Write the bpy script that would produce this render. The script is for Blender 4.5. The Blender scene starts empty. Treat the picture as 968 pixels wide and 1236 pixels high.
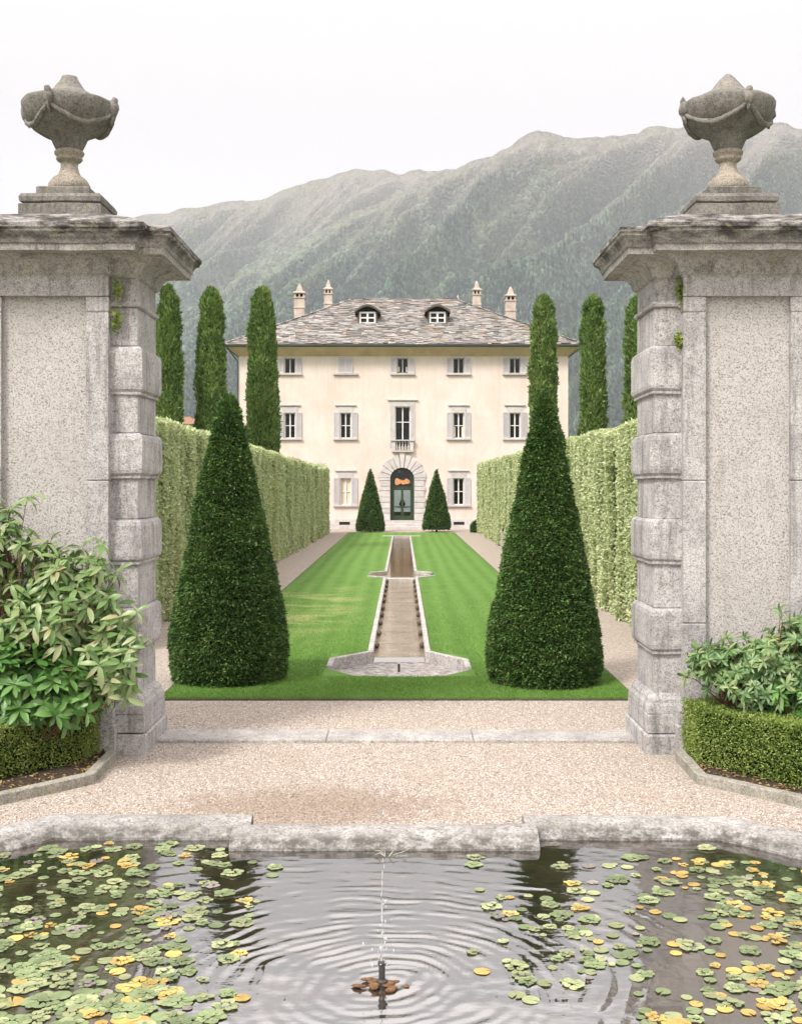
import bpy, bmesh, math, random
import numpy as np
from mathutils import Vector
from mathutils.geometry import tessellate_polygon
rng = np.random.default_rng(7); random.seed(7)
S = bpy.context.scene; COL = S.collection
F = 1400.0; CX = 486.0; HY = 586.0; EYE = 2.7
def gx(px, D): return (px - CX) / F * D
def gz(py, D): return EYE + (HY - py) / F * D
def ground(px, py, z=0.0):
    D = (EYE - z) * F / (py - HY)
    return (gx(px, D), D)
# ------------------------------------------------------------------ noise
def _h(i, j, k, seed):
    n = (i * 374761393 + j * 668265263 + k * 2147483647 + seed * 974711) & 0xffffffff
    n = ((n ^ (n >> 13)) * 1274126177) & 0xffffffff
    return ((n ^ (n >> 16)) & 0xffff) / 65535.0
def vn(p, seed=0):
    p = np.asarray(p, float); i = np.floor(p).astype(np.int64); f = p - i; f = f * f * (3 - 2 * f)
    r = 0
    for a in (0, 1):
        for b in (0, 1):
            for c in (0, 1):
                w = (f[:, 0] if a else 1 - f[:, 0]) * (f[:, 1] if b else 1 - f[:, 1]) * (f[:, 2] if c else 1 - f[:, 2])
                r = r + w * _h(i[:, 0] + a, i[:, 1] + b, i[:, 2] + c, seed)
    return r * 2 - 1
def fbm(p, o=4, seed=0):
    p = np.asarray(p, float); r = 0; a = 1.0; t = 0
    for k in range(o):
        r = r + a * vn(p * 2 ** k, seed + k); t += a; a *= .5
    return r / t
# ------------------------------------------------------------------ materials
def nm(name):
    m = bpy.data.materials.new(name); m.use_nodes = True
    nt = m.node_tree; nt.nodes.clear()
    o = nt.nodes.new('ShaderNodeOutputMaterial'); b = nt.nodes.new('ShaderNodeBsdfPrincipled')
    nt.links.new(b.outputs[0], o.inputs[0])
    return m, nt, b, o
class N:
    def __init__(s, nt): s.nt = nt; s.pos = None
    def new(s, t, **k):
        n = s.nt.nodes.new('ShaderNode' + t)
        for a, v in k.items(): setattr(n, a, v)
        return n
    def L(s, a, b): s.nt.links.new(a, b)
    def P(s):
        if s.pos is None: s.pos = s.new('NewGeometry').outputs['Position']
        return s.pos
    def vec(s, sc):
        m = s.new('VectorMath', operation='MULTIPLY'); s.L(s.P(), m.inputs[0]); m.inputs[1].default_value = sc if hasattr(sc, '__len__') else (sc,) * 3
        return m.outputs[0]
    def noise(s, sc, detail=4, rough=.6, dist=0):
        n = s.new('TexNoise'); s.L(s.vec(sc), n.inputs['Vector']); n.inputs['Scale'].default_value = 1
        n.inputs['Detail'].default_value = detail; n.inputs['Roughness'].default_value = rough; n.inputs['Distortion'].default_value = dist
        return n.outputs['Fac']
    def vor(s, sc, feat='F1', out='Distance'):
        n = s.new('TexVoronoi', feature=feat); s.L(s.vec(sc), n.inputs['Vector']); n.inputs['Scale'].default_value = 1
        return n.outputs[out]
    def ramp(s, fac, stops, interp='LINEAR'):
        r = s.new('ValToRGB'); r.color_ramp.interpolation = interp; e = r.color_ramp.elements
        while len(e) < len(stops): e.new(.5)
        for q, (p, c) in zip(e, stops):
            q.position = p; q.color = (*(c if hasattr(c, '__len__') else (c,) * 3), 1)
        s.L(fac, r.inputs[0]); return r.outputs[0]
    def mix(s, fac, a, b, mode='MIX'):
        m = s.new('Mix', data_type='RGBA', blend_type=mode)
        for v, i in ((fac, m.inputs[0]), (a, m.inputs[6]), (b, m.inputs[7])):
            if hasattr(v, 'links') or hasattr(v, 'is_linked'): s.L(v, i)
            else: i.default_value = (*v, 1) if hasattr(v, '__len__') else v
        return m.outputs[2]
    def math(s, op, a, b=0.0):
        m = s.new('Math', operation=op)
        for v, i in ((a, m.inputs[0]), (b, m.inputs[1])):
            if hasattr(v, 'is_linked'): s.L(v, i)
            else: i.default_value = v
        return m.outputs[0]
    def bump(s, h, dist, strength=1.0, normal=None):
        b = s.new('Bump'); s.L(h, b.inputs['Height']); b.inputs['Distance'].default_value = dist; b.inputs['Strength'].default_value = strength
        if normal is not None: s.L(normal, b.inputs['Normal'])
        return b.outputs[0]
def setp(b, rough=.8, spec=.3, **k):
    b.inputs['Roughness'].default_value = rough; b.inputs['Specular IOR Level'].default_value = spec
def plain(name, c, rough=.7, spec=.3, nscale=6, amt=.12, bump=0.0, metal=0):
    m, nt, b, o = nm(name); n = N(nt); setp(b, rough, spec); b.inputs['Metallic'].default_value = metal
    f = n.noise(nscale, 5, .65)
    lo = tuple(v * (1 - amt) for v in c); hi = tuple(min(1, v * (1 + amt)) for v in c)
    n.L(n.ramp(f, [(.3, lo), (.7, hi)]), b.inputs['Base Color'])
    if bump: n.L(n.bump(n.noise(nscale * 6, 4), bump), b.inputs['Normal'])
    return m
def stone(name, base, dark, lich=.35, speck=90, stain=.5, stain_z=None, bs=(3.2, 3.2, 7), br=(.34, .50)):
    """weathered granite: fine speckle, cloudy patches, rain stains"""
    m, nt, b, o = nm(name); n = N(nt); setp(b, .88, .25)
    cloud = n.noise(2.2, 6, .7, .3)
    c = n.mix(n.ramp(cloud, [(.38, 0), (.66, 1)]), base, tuple(v * .66 for v in base))
    sp = n.noise(speck, 3, .75)
    c = n.mix(.75, c, n.ramp(sp, [(.36, .30), (.46, .9), (.60, 1.2)]), 'MULTIPLY')
    c = n.mix(.55, c, n.ramp(n.noise(speck * .36, 4, .7), [(.36, .5), (.48, 1.0), (.62, 1.12)]), 'MULTIPLY')
    st = n.noise((7, 7, .65), 6, .75, .5)
    sf = n.ramp(st, [(.5, 0), (.72, stain)])
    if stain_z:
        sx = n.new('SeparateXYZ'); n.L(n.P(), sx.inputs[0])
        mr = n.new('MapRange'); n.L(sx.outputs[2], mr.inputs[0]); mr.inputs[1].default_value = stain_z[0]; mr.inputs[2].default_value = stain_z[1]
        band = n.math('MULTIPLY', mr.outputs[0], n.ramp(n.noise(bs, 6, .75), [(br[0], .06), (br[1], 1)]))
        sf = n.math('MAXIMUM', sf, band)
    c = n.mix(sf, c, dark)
    c = n.mix(n.ramp(n.noise(6.5, 6, .75, .5), [(.57, 0), (.66, lich)]), c, (.29, .275, .15))
    n.L(c, b.inputs['Base Color'])
    h = n.math('ADD', n.math('MULTIPLY', sp, .5), n.noise(14, 6, .7))
    n.L(n.bump(h, .012, .9), b.inputs['Normal'])
    return m
def leafmat(name, cols, nscale=1.5, trans=.3, rough=.5, spec=.35, nz=None, patch=None, vein=False):
    """cols: list of colours picked per leaf; large-scale noise makes drifts of paler and darker growth"""
    m, nt, b, o = nm(name); n = N(nt); setp(b, rough, spec)
    g = n.new('NewGeometry'); r = g.outputs['Random Per Island']
    st = [(i / (len(cols) - 1), c) for i, c in enumerate(cols)]
    f = n.noise(nz or nscale, 4, .65)
    k = n.math('ADD', n.math('MULTIPLY', r, .62), n.math('MULTIPLY', n.ramp(f, [(.3, 0), (.7, 1)]), .38))
    c = n.ramp(k, st)
    if patch:
        pf = n.noise(patch[0], 4, .6)
        c = n.mix(n.ramp(pf, [(patch[1], 0), (patch[1] + .09, patch[2])]), c, patch[3])
    n.L(c, b.inputs['Base Color'])
    if trans:
        t = n.new('BsdfTranslucent'); n.L(c, t.inputs[0]); mx = n.new('MixShader'); mx.inputs[0].default_value = trans
        n.L(b.outputs[0], mx.inputs[1]); n.L(t.outputs[0], mx.inputs[2]); n.L(mx.outputs[0], o.inputs[0])
    return m
M = {}
M['pier'] = stone('granite_pier', (.475, .458, .452), (.11, .105, .10), .18, 62, .85)
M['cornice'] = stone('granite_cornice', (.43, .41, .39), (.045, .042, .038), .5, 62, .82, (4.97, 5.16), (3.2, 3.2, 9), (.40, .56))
M['urn'] = stone('weathered_urn', (.24, .225, .205), (.075, .07, .065), .5, 60, .95)
M['urnfoot'] = stone('pale_urn_foot', (.38, .335, .275), (.16, .15, .13), .3, 60, .4)
M['rim'] = stone('pool_coping', (.40, .385, .37), (.10, .095, .085), .2, 50, .7, (.130, .085), (8, 8, 14), (.38, .58))
M['kerbs'] = stone('kerb_stone', (.36, .34, .29), (.15, .14, .10), .6, 60, .5)
M['channel'] = stone('channel_stone', (.50, .475, .455), (.24, .22, .2), .1, 40, .3)
M['trim'] = plain('grey_trim', (.50, .47, .455), .85, .2, 3, .14, .004)
def roughcast():
    m, nt, b, o = nm('roughcast'); n = N(nt); setp(b, .95, .15)
    sp = n.noise(58, 4, .7); c = n.ramp(sp, [(.36, (.165, .15, .14)), (.455, (.40, .38, .365)), (.60, (.52, .495, .48))])
    c = n.mix(n.ramp(n.noise(1.3, 5, .7), [(.4, 0), (.7, .4)]), c, (.32, .30, .265))
    c = n.mix(n.ramp(n.noise((6, 6, .5), 5, .75), [(.53, 0), (.72, .45)]), c, (.24, .22, .19))
    n.L(c, b.inputs['Base Color']); n.L(n.bump(sp, .008, 1), b.inputs['Normal']); return m
M['roughcast'] = roughcast()
def plaster():
    m, nt, b, o = nm('cream_plaster'); n = N(nt); setp(b, .9, .15)
    c = n.ramp(n.noise(.35, 6, .7, .4), [(.32, (.60, .505, .44)), (.55, (.665, .585, .53)), (.75, (.68, .61, .57))])
    c = n.mix(n.ramp(n.noise((1.3, 1.3, .28), 5, .7), [(.50, 0), (.72, .5)]), c, (.54, .445, .375))
    c = n.mix(n.ramp(n.noise((2.6, 2.6, .12), 4, .7), [(.55, 0), (.72, .35)]), c, (.47, .40, .345))
    c = n.mix(n.ramp(n.noise(.55, 3, .5, 1.0), [(.66, 0), (.74, .3)]), c, (.62, .46, .345))
    n.L(c, b.inputs['Base Color']); n.L(n.bump(n.noise(9, 5), .01), b.inputs['Normal']); return m
M['plaster'] = plaster()
M['soffit'] = plain('ochre_soffit', (.50, .39, .25), .85, .2, 1.2, .15)
M['shutter'] = plain('shutter_paint', (.50, .475, .48), .6, .3, 2, .08)
M['white'] = plain('white_paint', (.74, .72, .70), .5, .4, 5, .05)
M['blind'] = plain('cream_blind', (.62, .54, .42), .8, .2, 5, .06)
M['gutter'] = plain('gutter_metal', (.045, .06, .06), .45, .5, 2, .2)
M['doorpaint'] = plain('door_paint', (.025, .045, .02), .4, .5, 4, .2)
M['dark'] = plain('dark_inside', (.012, .012, .013), .9, .1, 4, .2)
M['lidwood'] = plain('dormer_slate', (.10, .085, .07), .8, .2, 4, .3, .01)
M['chim'] = plain('chimney_plaster', (.47, .40, .34), .9, .15, 1.7, .28, .01)
M['bark'] = plain('bark', (.09, .065, .045), .9, .15, 20, .35, .01)
M['redstem'] = plain('shrub_stem', (.20, .10, .06), .8, .2, 15, .3)
M['soil'] = plain('bed_soil', (.085, .065, .05), .95, .1, 30, .45, .02)
M['nozzle'] = plain('nozzle_bronze', (.03, .028, .025), .35, .6, 20, .2)
M['algae'] = plain('algae_stone', (.17, .085, .035), .6, .5, 30, .5, .01)
M['edging'] = plain('lawn_edging', (.10, .09, .08), .8, .2, 8, .3)
M['pebble'] = None
def objvar(m, amt):
    nt = m.node_tree; n = N(nt); b = [q for q in nt.nodes if q.type == 'BSDF_PRINCIPLED'][0]; src = b.inputs['Base Color'].links[0].from_socket
    oi = n.new('ObjectInfo'); mr = n.new('MapRange'); n.L(oi.outputs['Random'], mr.inputs[0]); mr.inputs[3].default_value = 1 - amt; mr.inputs[4].default_value = 1 + amt
    n.L(n.mix(1.0, src, mr.outputs[0], 'MULTIPLY'), b.inputs['Base Color'])
objvar(M['shutter'], .12); objvar(M['trim'], .08)
def glassdark():
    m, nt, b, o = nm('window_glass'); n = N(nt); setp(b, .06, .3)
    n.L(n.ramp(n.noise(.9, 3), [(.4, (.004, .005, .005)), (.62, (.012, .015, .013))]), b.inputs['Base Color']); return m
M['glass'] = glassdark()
def thinglass():
    m, nt, b, o = nm('clear_glass'); n = N(nt)
    t = n.new('BsdfTransparent'); t.inputs[0].default_value = (.9, .93, .92, 1); g = n.new('BsdfGlossy'); g.inputs['Roughness'].default_value = .03
    f = n.new('Fresnel'); f.inputs[0].default_value = 1.45; x = n.new('MixShader')
    n.L(f.outputs[0], x.inputs[0]); n.L(t.outputs[0], x.inputs[1]); n.L(g.outputs[0], x.inputs[2]); n.L(x.outputs[0], o.inputs[0]); return m
M['clear'] = thinglass()
def glow(name, c, s):
    m, nt, b, o = nm(name); n = N(nt); setp(b, .5, .3)
    cc = n.ramp(n.noise(6, 3), [(.35, tuple(v * .55 for v in c)), (.65, c)])
    n.L(cc, b.inputs['Base Color']); n.L(cc, b.inputs['Emission Color']); b.inputs['Emission Strength'].default_value = s; return m
M['amber'] = glow('amber_light', (.9, .36, .14), .55)
def damp(n, c):
    # damp, brown patch blown out of the fountain basin
    mp = n.new('VectorMath', operation='SUBTRACT'); n.L(n.P(), mp.inputs[0]); mp.inputs[1].default_value = (-.80, 9.75, 0)
    sc = n.new('VectorMath', operation='MULTIPLY'); n.L(mp.outputs[0], sc.inputs[0]); sc.inputs[1].default_value = (.75, 1.3, 0)
    ln = n.new('VectorMath', operation='LENGTH'); n.L(sc.outputs[0], ln.inputs[0])
    rad = n.math('ADD', n.math('MULTIPLY', ln.outputs['Value'], .62), n.math('MULTIPLY', n.math('SUBTRACT', n.noise(8, 5, .85), .5), 1.6))
    return n.mix(n.ramp(rad, [(.0, .5), (.38, .36), (.62, 0)]), c, (.19, .125, .075))
def gravel():
    m, nt, b, o = nm('gravel'); n = N(nt); setp(b, .9, .2)
    v = n.vor(62, out='Color'); bw = n.new('RGBToBW'); n.L(v, bw.inputs[0])
    c = n.ramp(bw.outputs[0], [(.15, (.28, .22, .18)), (.38, (.44, .38, .325)), (.6, (.54, .485, .43)), (.85, (.65, .61, .565))])
    d = n.vor(62)
    c = n.mix(n.ramp(d, [(.38, 0), (.72, .62)]), c, (.20, .15, .12))
    c = n.mix(n.ramp(n.noise((1.1, 1.6, 1), 6, .75), [(.42, 0), (.68, .5)]), c, (.36, .29, .235))
    c = damp(n, c)
    n.L(c, b.inputs['Base Color'])
    n.L(n.bump(n.math('SUBTRACT', 1.0, d), .014, 1), b.inputs['Normal']); return m
M['gravel'] = gravel()
def pebble():
    m, nt, b, o = nm('gravel_stone'); n = N(nt); setp(b, .85, .25)
    g = n.new('NewGeometry').outputs['Random Per Island']
    n.L(damp(n, n.ramp(g, [(0, (.25, .195, .16)), (.3, (.45, .385, .33)), (.65, (.58, .525, .47)), (1, (.70, .665, .62))])), b.inputs['Base Color']); return m
M['pebble'] = pebble()
def lawn():
    m, nt, b, o = nm('lawn'); n = N(nt); setp(b, .85, .15)
    sx = n.new('SeparateXYZ'); n.L(n.P(), sx.inputs[0])
    w = n.math('SINE', n.math('MULTIPLY', n.math('ADD', sx.outputs[0], n.math('MULTIPLY', n.noise((.6, .06, 1), 2), .5)), 13.5))
    c = n.ramp(n.math('ADD', n.math('MULTIPLY', w, .16), .5), [(.3, (.085, .185, .030)), (.7, (.135, .255, .055))])
    c = n.mix(n.ramp(n.noise((1.6, .8, 1), 6, .75), [(.38, 0), (.68, .6)]), c, (.15, .27, .06))
    c = n.mix(.5, c, n.ramp(n.noise((55, 28, 40), 3, .8), [(.3, .5), (.7, 1.35)]), 'MULTIPLY')
    # dry straw-coloured streaks in the left half
    pf = n.noise((.55, 1.15, 1), 4, .65, .4)
    lft = n.new('MapRange'); n.L(sx.outputs[0], lft.inputs[0]); lft.inputs[1].default_value = -.7; lft.inputs[2].default_value = -1.6
    near = n.new('MapRange'); n.L(sx.outputs[1], near.inputs[0]); near.inputs[1].default_value = 32; near.inputs[2].default_value = 27
    far = n.new('MapRange'); n.L(sx.outputs[1], far.inputs[0]); far.inputs[1].default_value = 19; far.inputs[2].default_value = 23
    k = n.math('MULTIPLY', n.math('MULTIPLY', lft.outputs[0], near.outputs[0]), far.outputs[0])
    c = n.mix(n.math('MULTIPLY', k, n.ramp(pf, [(.46, 0), (.62, .75)])), c, (.37, .36, .16))
    n.L(c, b.inputs['Base Color']); n.L(n.bump(n.noise((70, 40, 60), 3, .8), .03, .8), b.inputs['Normal']); return m
M['lawn'] = lawn()
M['blade'] = leafmat('grass_blade', [(.10, .20, .03), (.16, .30, .06), (.24, .38, .10)], 1, .3, .6, .2, nz=(6, .5, 1))
def field():
    m, nt, b, o = nm('grass_ground'); n = N(nt); setp(b, .9, .1)
    n.L(n.ramp(n.noise(.15, 6, .7), [(.35, (.045, .085, .02)), (.65, (.09, .14, .04))]), b.inputs['Base Color']); return m
M['field'] = field()
def water(name, c0, c1, nscale, rough=.03, ior=1.5, wave=0.0, wsc=(9, 9, 9)):
    m, nt, b, o = nm(name); n = N(nt); setp(b, rough, .5); b.inputs['IOR'].default_value = ior
    n.L(n.ramp(n.noise(nscale, 5, .7), [(.38, c0), (.68, c1)]), b.inputs['Base Color'])
    if wave: n.L(n.bump(n.noise(wsc, 3, .5), wave, 1), b.inputs['Normal'])
    return m
M['water'] = water('pond_water', (.012, .010, .007), (.05, .036, .024), 2.0, .06, 5.0, .0018, (9, 15, 9))
M['chwater'] = water('channel_water', (.17, .125, .075), (.33, .26, .18), 1.4, .06, 1.5, .012, (4, 22, 4))
M['whitegravel'] = plain('white_pebble_bed', (.36, .33, .315), .35, .5, 11, 1.0, .03)
def slate():
    m, nt, b, o = nm('stone_slates'); n = N(nt); setp(b, .85, .25)
    g = n.new('NewGeometry').outputs['Random Per Island']
    c = n.ramp(g, [(0, (.09, .085, .08)), (.3, (.185, .175, .165)), (.6, (.26, .25, .24)), (.86, (.36, .35, .335)), (.95, (.26, .18, .13)), (1, (.18, .14, .11))])
    c = n.mix(n.ramp(n.noise(.8, 5, .7), [(.4, 0), (.7, .4)]), c, (.23, .195, .165))
    n.L(c, b.inputs['Base Color']); n.L(n.bump(n.noise(9, 5), .03), b.inputs['Normal']); return m
M['slate'] = slate()
def forest(name, lo, hi, rock):
    m, nt, b, o = nm(name); n = N(nt); setp(b, .95, .05)
    dn = n.noise(.02, 5, .6)
    d = n.vor((.15, .15, .16)); f2 = n.vor((.15, .15, .16), out='Color'); bw = n.new('RGBToBW'); n.L(f2, bw.inputs[0])
    c = n.mix(n.ramp(bw.outputs[0], [(.25, 0), (.72, 1)]), lo, hi)
    c = n.mix(n.ramp(n.noise(.05, 5, .85), [(.46, 0), (.55, .75)]), c, tuple(v * .55 for v in lo))
    sx = n.new('SeparateXYZ'); n.L(n.P(), sx.inputs[0])
    alt = n.new('MapRange'); n.L(n.math('ADD', sx.outputs[2], n.math('MULTIPLY', dn, 320)), alt.inputs[0]); alt.inputs[1].default_value = 480; alt.inputs[2].default_value = 900
    c = n.mix(n.math('MULTIPLY', alt.outputs[0], .6), c, rock)
    c = n.mix(n.ramp(n.noise(.006, 6, .7), [(.45, 0), (.7, .5)]), c, (.15, .15, .07))
    n.L(c, b.inputs['Base Color'])
    n.L(n.bump(n.math('SUBTRACT', 1.0, d), 3.5, 1), b.inputs['Normal']); return m
M['forest'] = forest('mountain_forest', (.020, .050, .032), (.135, .21, .13), (.26, .20, .175))
# leaf kinds
M['yew'] = leafmat('yew_sprigs', [(.016, .042, .010), (.050, .112, .024), (.11, .205, .050), (.20, .30, .09)], 2.5, .12, .5, .3, patch=((7, 7, 12), .60, .55, (.15, .085, .04)))
M['cypress'] = leafmat('cypress_sprays', [(.024, .06, .012), (.09, .165, .036), (.20, .30, .08), (.33, .39, .14)], .8, .2, .55, .25)
M['hornbeam'] = leafmat('hornbeam_leaves', [(.22, .275, .11), (.44, .51, .255), (.62, .67, .40), (.75, .78, .56)], .4, .35, .55, .25, nz=(.9, 2.4, .25), patch=((.5, 1.3, .15), .58, .3, (.50, .46, .20)))
M['box'] = leafmat('box_leaves', [(.05, .10, .015), (.16, .25, .045), (.30, .39, .095), (.45, .48, .19)], 3, .25, .45, .35)
M['boxl'] = leafmat('box_leaves_pale', [(.06, .11, .02), (.18, .26, .05), (.33, .39, .10), (.45, .45, .20)], 3, .25, .45, .35)
M['olive'] = leafmat('drooping_leaves', [(.04, .10, .025), (.12, .22, .06), (.21, .32, .11), (.33, .39, .20), (.34, .24, .10)], 2.5, .25, .4, .45)
M['bright'] = leafmat('rhododendron_leaves', [(.03, .09, .02), (.07, .18, .035), (.13, .27, .06), (.21, .35, .13)], 3, .2, .38, .5)
M['rhodo'] = leafmat('pieris_leaves', [(.03, .085, .022), (.07, .155, .042), (.13, .23, .075), (.23, .31, .13), (.34, .36, .14)], 3, .22, .4, .45)
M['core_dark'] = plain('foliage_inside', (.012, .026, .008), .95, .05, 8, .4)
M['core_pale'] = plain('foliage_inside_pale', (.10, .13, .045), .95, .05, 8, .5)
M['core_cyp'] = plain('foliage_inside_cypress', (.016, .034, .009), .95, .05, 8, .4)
M['padgreen'] = plain('pad_green', (.17, .215, .105), .6, .3, 9, .3)
M['padpale'] = plain('pad_pale', (.26, .285, .15), .6, .3, 9, .25)
M['padyellow'] = plain('pad_yellow', (.42, .30, .09), .6, .4, 9, .3)
M['padplum'] = plain('pad_plum', (.21, .19, .17), .5, .4, 9, .3)
for _k in ('padgreen', 'padpale', 'padyellow', 'padplum'): objvar(M[_k], .26)
def drops():
    m, nt, b, o = nm('water_drops'); n = N(nt); setp(b, .08, .6); b.inputs['Transmission Weight'].default_value = .7; b.inputs['IOR'].default_value = 1.33
    n.L(n.ramp(n.noise(30, 2), [(.3, (.8, .8, .82)), (.7, (.95, .95, .96))]), b.inputs['Base Color']); return m
M['drops'] = drops()
# ------------------------------------------------------------------ object helpers
def tag(o, label=None, cat=None, group=None, kind=None):
    if label: o['label'] = label
    if cat: o['category'] = cat
    if group: o['group'] = group
    if kind: o['kind'] = kind
    return o
def empty(name, loc, label=None, cat=None, group=None, rz=0):
    o = bpy.data.objects.new(name, None); COL.objects.link(o); o.location = loc; o.rotation_euler.z = rz
    o.empty_display_size = .2
    return tag(o, label, cat, group)
def fastmesh(name, co, tris=None, quads=None, mats=(), mi=None, smooth=False):
    me = bpy.data.meshes.new(name); co = np.asarray(co, np.float32).reshape(-1, 3)
    nt = 0 if tris is None else len(tris); nq = 0 if quads is None else len(quads)
    me.vertices.add(len(co)); me.vertices.foreach_set('co', co.ravel())
    parts = []; starts = []; tot = []
    if nt: parts.append(np.asarray(tris, np.int32).ravel())
    if nq: parts.append(np.asarray(quads, np.int32).ravel())
    li = np.concatenate(parts); me.loops.add(len(li)); me.loops.foreach_set('vertex_index', li)
    st = np.concatenate([np.arange(nt) * 3, nt * 3 + np.arange(nq) * 4]).astype(np.int32)
    tt = np.concatenate([np.full(nt, 3), np.full(nq, 4)]).astype(np.int32)
    me.polygons.add(nt + nq); me.polygons.foreach_set('loop_start', st); me.polygons.foreach_set('loop_total', tt)
    if mi is not None: me.polygons.foreach_set('material_index', np.asarray(mi, np.int32))
    for m in mats: me.materials.append(m)
    me.update(calc_edges=True); me.validate()
    if smooth: me.polygons.foreach_set('use_smooth', np.ones(nt + nq, bool))
    return me
def link(name, me, parent=None):
    o = bpy.data.objects.new(name, me); COL.objects.link(o)
    if parent is not None:
        o.parent = parent; w = Vector(); q = parent
        while q: w = w + q.location; q = q.parent
        o.location = -w                                   # meshes are authored in world space
    return o
class MB:
    def __init__(s): s.v = []; s.f = []
    def add(s, vs, fs):
        n = len(s.v); s.v += [tuple(map(float, q)) for q in vs]; s.f += [tuple(n + i for i in f) for f in fs]; return s
    def box(s, x0, x1, y0, y1, z0, z1):
        return s.add([(x0, y0, z0), (x1, y0, z0), (x1, y1, z0), (x0, y1, z0), (x0, y0, z1), (x1, y0, z1), (x1, y1, z1), (x0, y1, z1)],
                     [(0, 3, 2, 1), (4, 5, 6, 7), (0, 1, 5, 4), (1, 2, 6, 5), (2, 3, 7, 6), (3, 0, 4, 7)])
    def stack(s, x0, x1, y0, y1, prof, ex=(1, 1, 1, 1), step=None):
        """rectangular stack: every profile point (out, z) widens the rectangle; ex = which sides grow (x0, x1, y0, y1)"""
        step = step or 99; nx = max(1, int((x1 - x0) / step)); ny = max(1, int((y1 - y0) / step)); rings = []
        for (o, z) in prof:
            a, b_, c, d = x0 - o * ex[0], x1 + o * ex[1], y0 - o * ex[2], y1 + o * ex[3]; r = []
            for i in range(nx): r.append((a + (b_ - a) * i / nx, c, z))
            for i in range(ny): r.append((b_, c + (d - c) * i / ny, z))
            for i in range(nx): r.append((b_ + (a - b_) * i / nx, d, z))
            for i in range(ny): r.append((a, d + (c - d) * i / ny, z))
            rings.append(r)
        n = len(rings[0]); vs = [p for r in rings for p in r]; fs = []
        for k in range(len(rings) - 1):
            for i in range(n): j = (i + 1) % n; fs.append((k * n + i, k * n + j, (k + 1) * n + j, (k + 1) * n + i))
        fs.append(tuple(range(n))[::-1]); fs.append(tuple((len(rings) - 1) * n + i for i in range(n)))
        return s.add(vs, fs)
    def lathe(s, cx, cy, prof, seg=24, mod=None):
        vs = []; fs = []
        for (r, z) in prof:
            for i in range(seg):
                a = 2 * math.pi * i / seg; rr = r * (mod(a, z) if mod else 1); vs.append((cx + rr * math.cos(a), cy + rr * math.sin(a), z))
        for k in range(len(prof) - 1):
            for i in range(seg): j = (i + 1) % seg; fs.append((k * seg + i, k * seg + j, (k + 1) * seg + j, (k + 1) * seg + i))
        fs.append(tuple(range(seg))[::-1]); fs.append(tuple((len(prof) - 1) * seg + i for i in range(seg)))
        return s.add(vs, fs)
    def tube(s, pts, rad, seg=6):
        pts = [Vector(p) for p in pts]; n = len(pts); rad = rad if hasattr(rad, '__len__') else [rad] * n; vs = []; fs = []
        for i, p in enumerate(pts):
            t = (pts[min(i + 1, n - 1)] - pts[max(i - 1, 0)]).normalized(); a = t.cross(Vector((0, 0, 1)))
            if a.length < .05: a = t.cross(Vector((1, 0, 0)))
            a.normalize(); b_ = t.cross(a)
            for k in range(seg):
                w = 2 * math.pi * k / seg; vs.append(p + (a * math.cos(w) + b_ * math.sin(w)) * rad[i])
        for i in range(n - 1):
            for k in range(seg): j = (k + 1) % seg; fs.append((i * seg + k, i * seg + j, (i + 1) * seg + j, (i + 1) * seg + k))
        fs.append(tuple(range(seg))[::-1]); fs.append(tuple((n - 1) * seg + i for i in range(seg)))
        return s.add(vs, fs)
    def sweep(s, path, prof, closed=False, step=None):
        """mitred sweep of a closed (offset, z) section along a ground path; offset is to the left of travel"""
        pts = [Vector((p[0], p[1])) for p in path]; base = pts
        m = len(pts); dirs = []
        for i in range(m):
            a = pts[i - 1] if (i or closed) else None; c = pts[(i + 1) % m] if (i < m - 1 or closed) else None
            d1 = (pts[i] - a).normalized() if a is not None else None; d2 = (c - pts[i]).normalized() if c is not None else None
            if d1 is None: d1 = d2
            if d2 is None: d2 = d1
            n1 = Vector((-d1.y, d1.x)); n2 = Vector((-d2.y, d2.x)); b_ = (n1 + n2); b_ = b_ / max(.3, b_.dot(n1)); dirs.append(b_)
        P = []; Q = []
        rngm = m if closed else m - 1
        for i in range(rngm):
            j = (i + 1) % m; k = max(1, int((pts[j] - pts[i]).length / step)) if step else 1
            for t in range(k): f = t / k; P.append(pts[i].lerp(pts[j], f)); Q.append(dirs[i].lerp(dirs[j], f))
        if not closed: P.append(pts[-1]); Q.append(dirs[-1])
        q = len(prof); vs = []; fs = []
        for p, d in zip(P, Q):
            for (o, z) in prof: vs.append((p.x + d.x * o, p.y + d.y * o, z))
        n = len(P); rr = n if closed else n - 1
        for i in range(rr):
            for k in range(q): j = (k + 1) % q; fs.append((i * q + k, ((i + 1) % n) * q + k, ((i + 1) % n) * q + j, i * q + j))
        if not closed: fs.append(tuple(range(q))); fs.append(tuple((n - 1) * q + i for i in range(q))[::-1])
        return s.add(vs, fs)
    def ell(s, c, r, seg=8, rings=5):
        prof = []
        for k in range(rings + 1):
            t = math.pi * k / rings; prof.append((max(.02, math.sin(t)), -math.cos(t)))
        n0 = len(s.v); s.lathe(0, 0, prof, seg)
        for i in range(n0, len(s.v)): x, y, z = s.v[i]; s.v[i] = (c[0] + x * r[0], c[1] + y * r[1], c[2] + z * r[2])
        return s
    def extr(s, poly, y0, y1):
        """polygon in (x, z) extruded along y"""
        n = len(poly); vs = [(x, y0, z) for x, z in poly] + [(x, y1, z) for x, z in poly]
        fs = [tuple(range(n)), tuple(range(2 * n - 1, n - 1, -1))] + [(i, n + i, n + (i + 1) % n, (i + 1) % n) for i in range(n)]
        return s.add(vs, fs)
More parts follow.
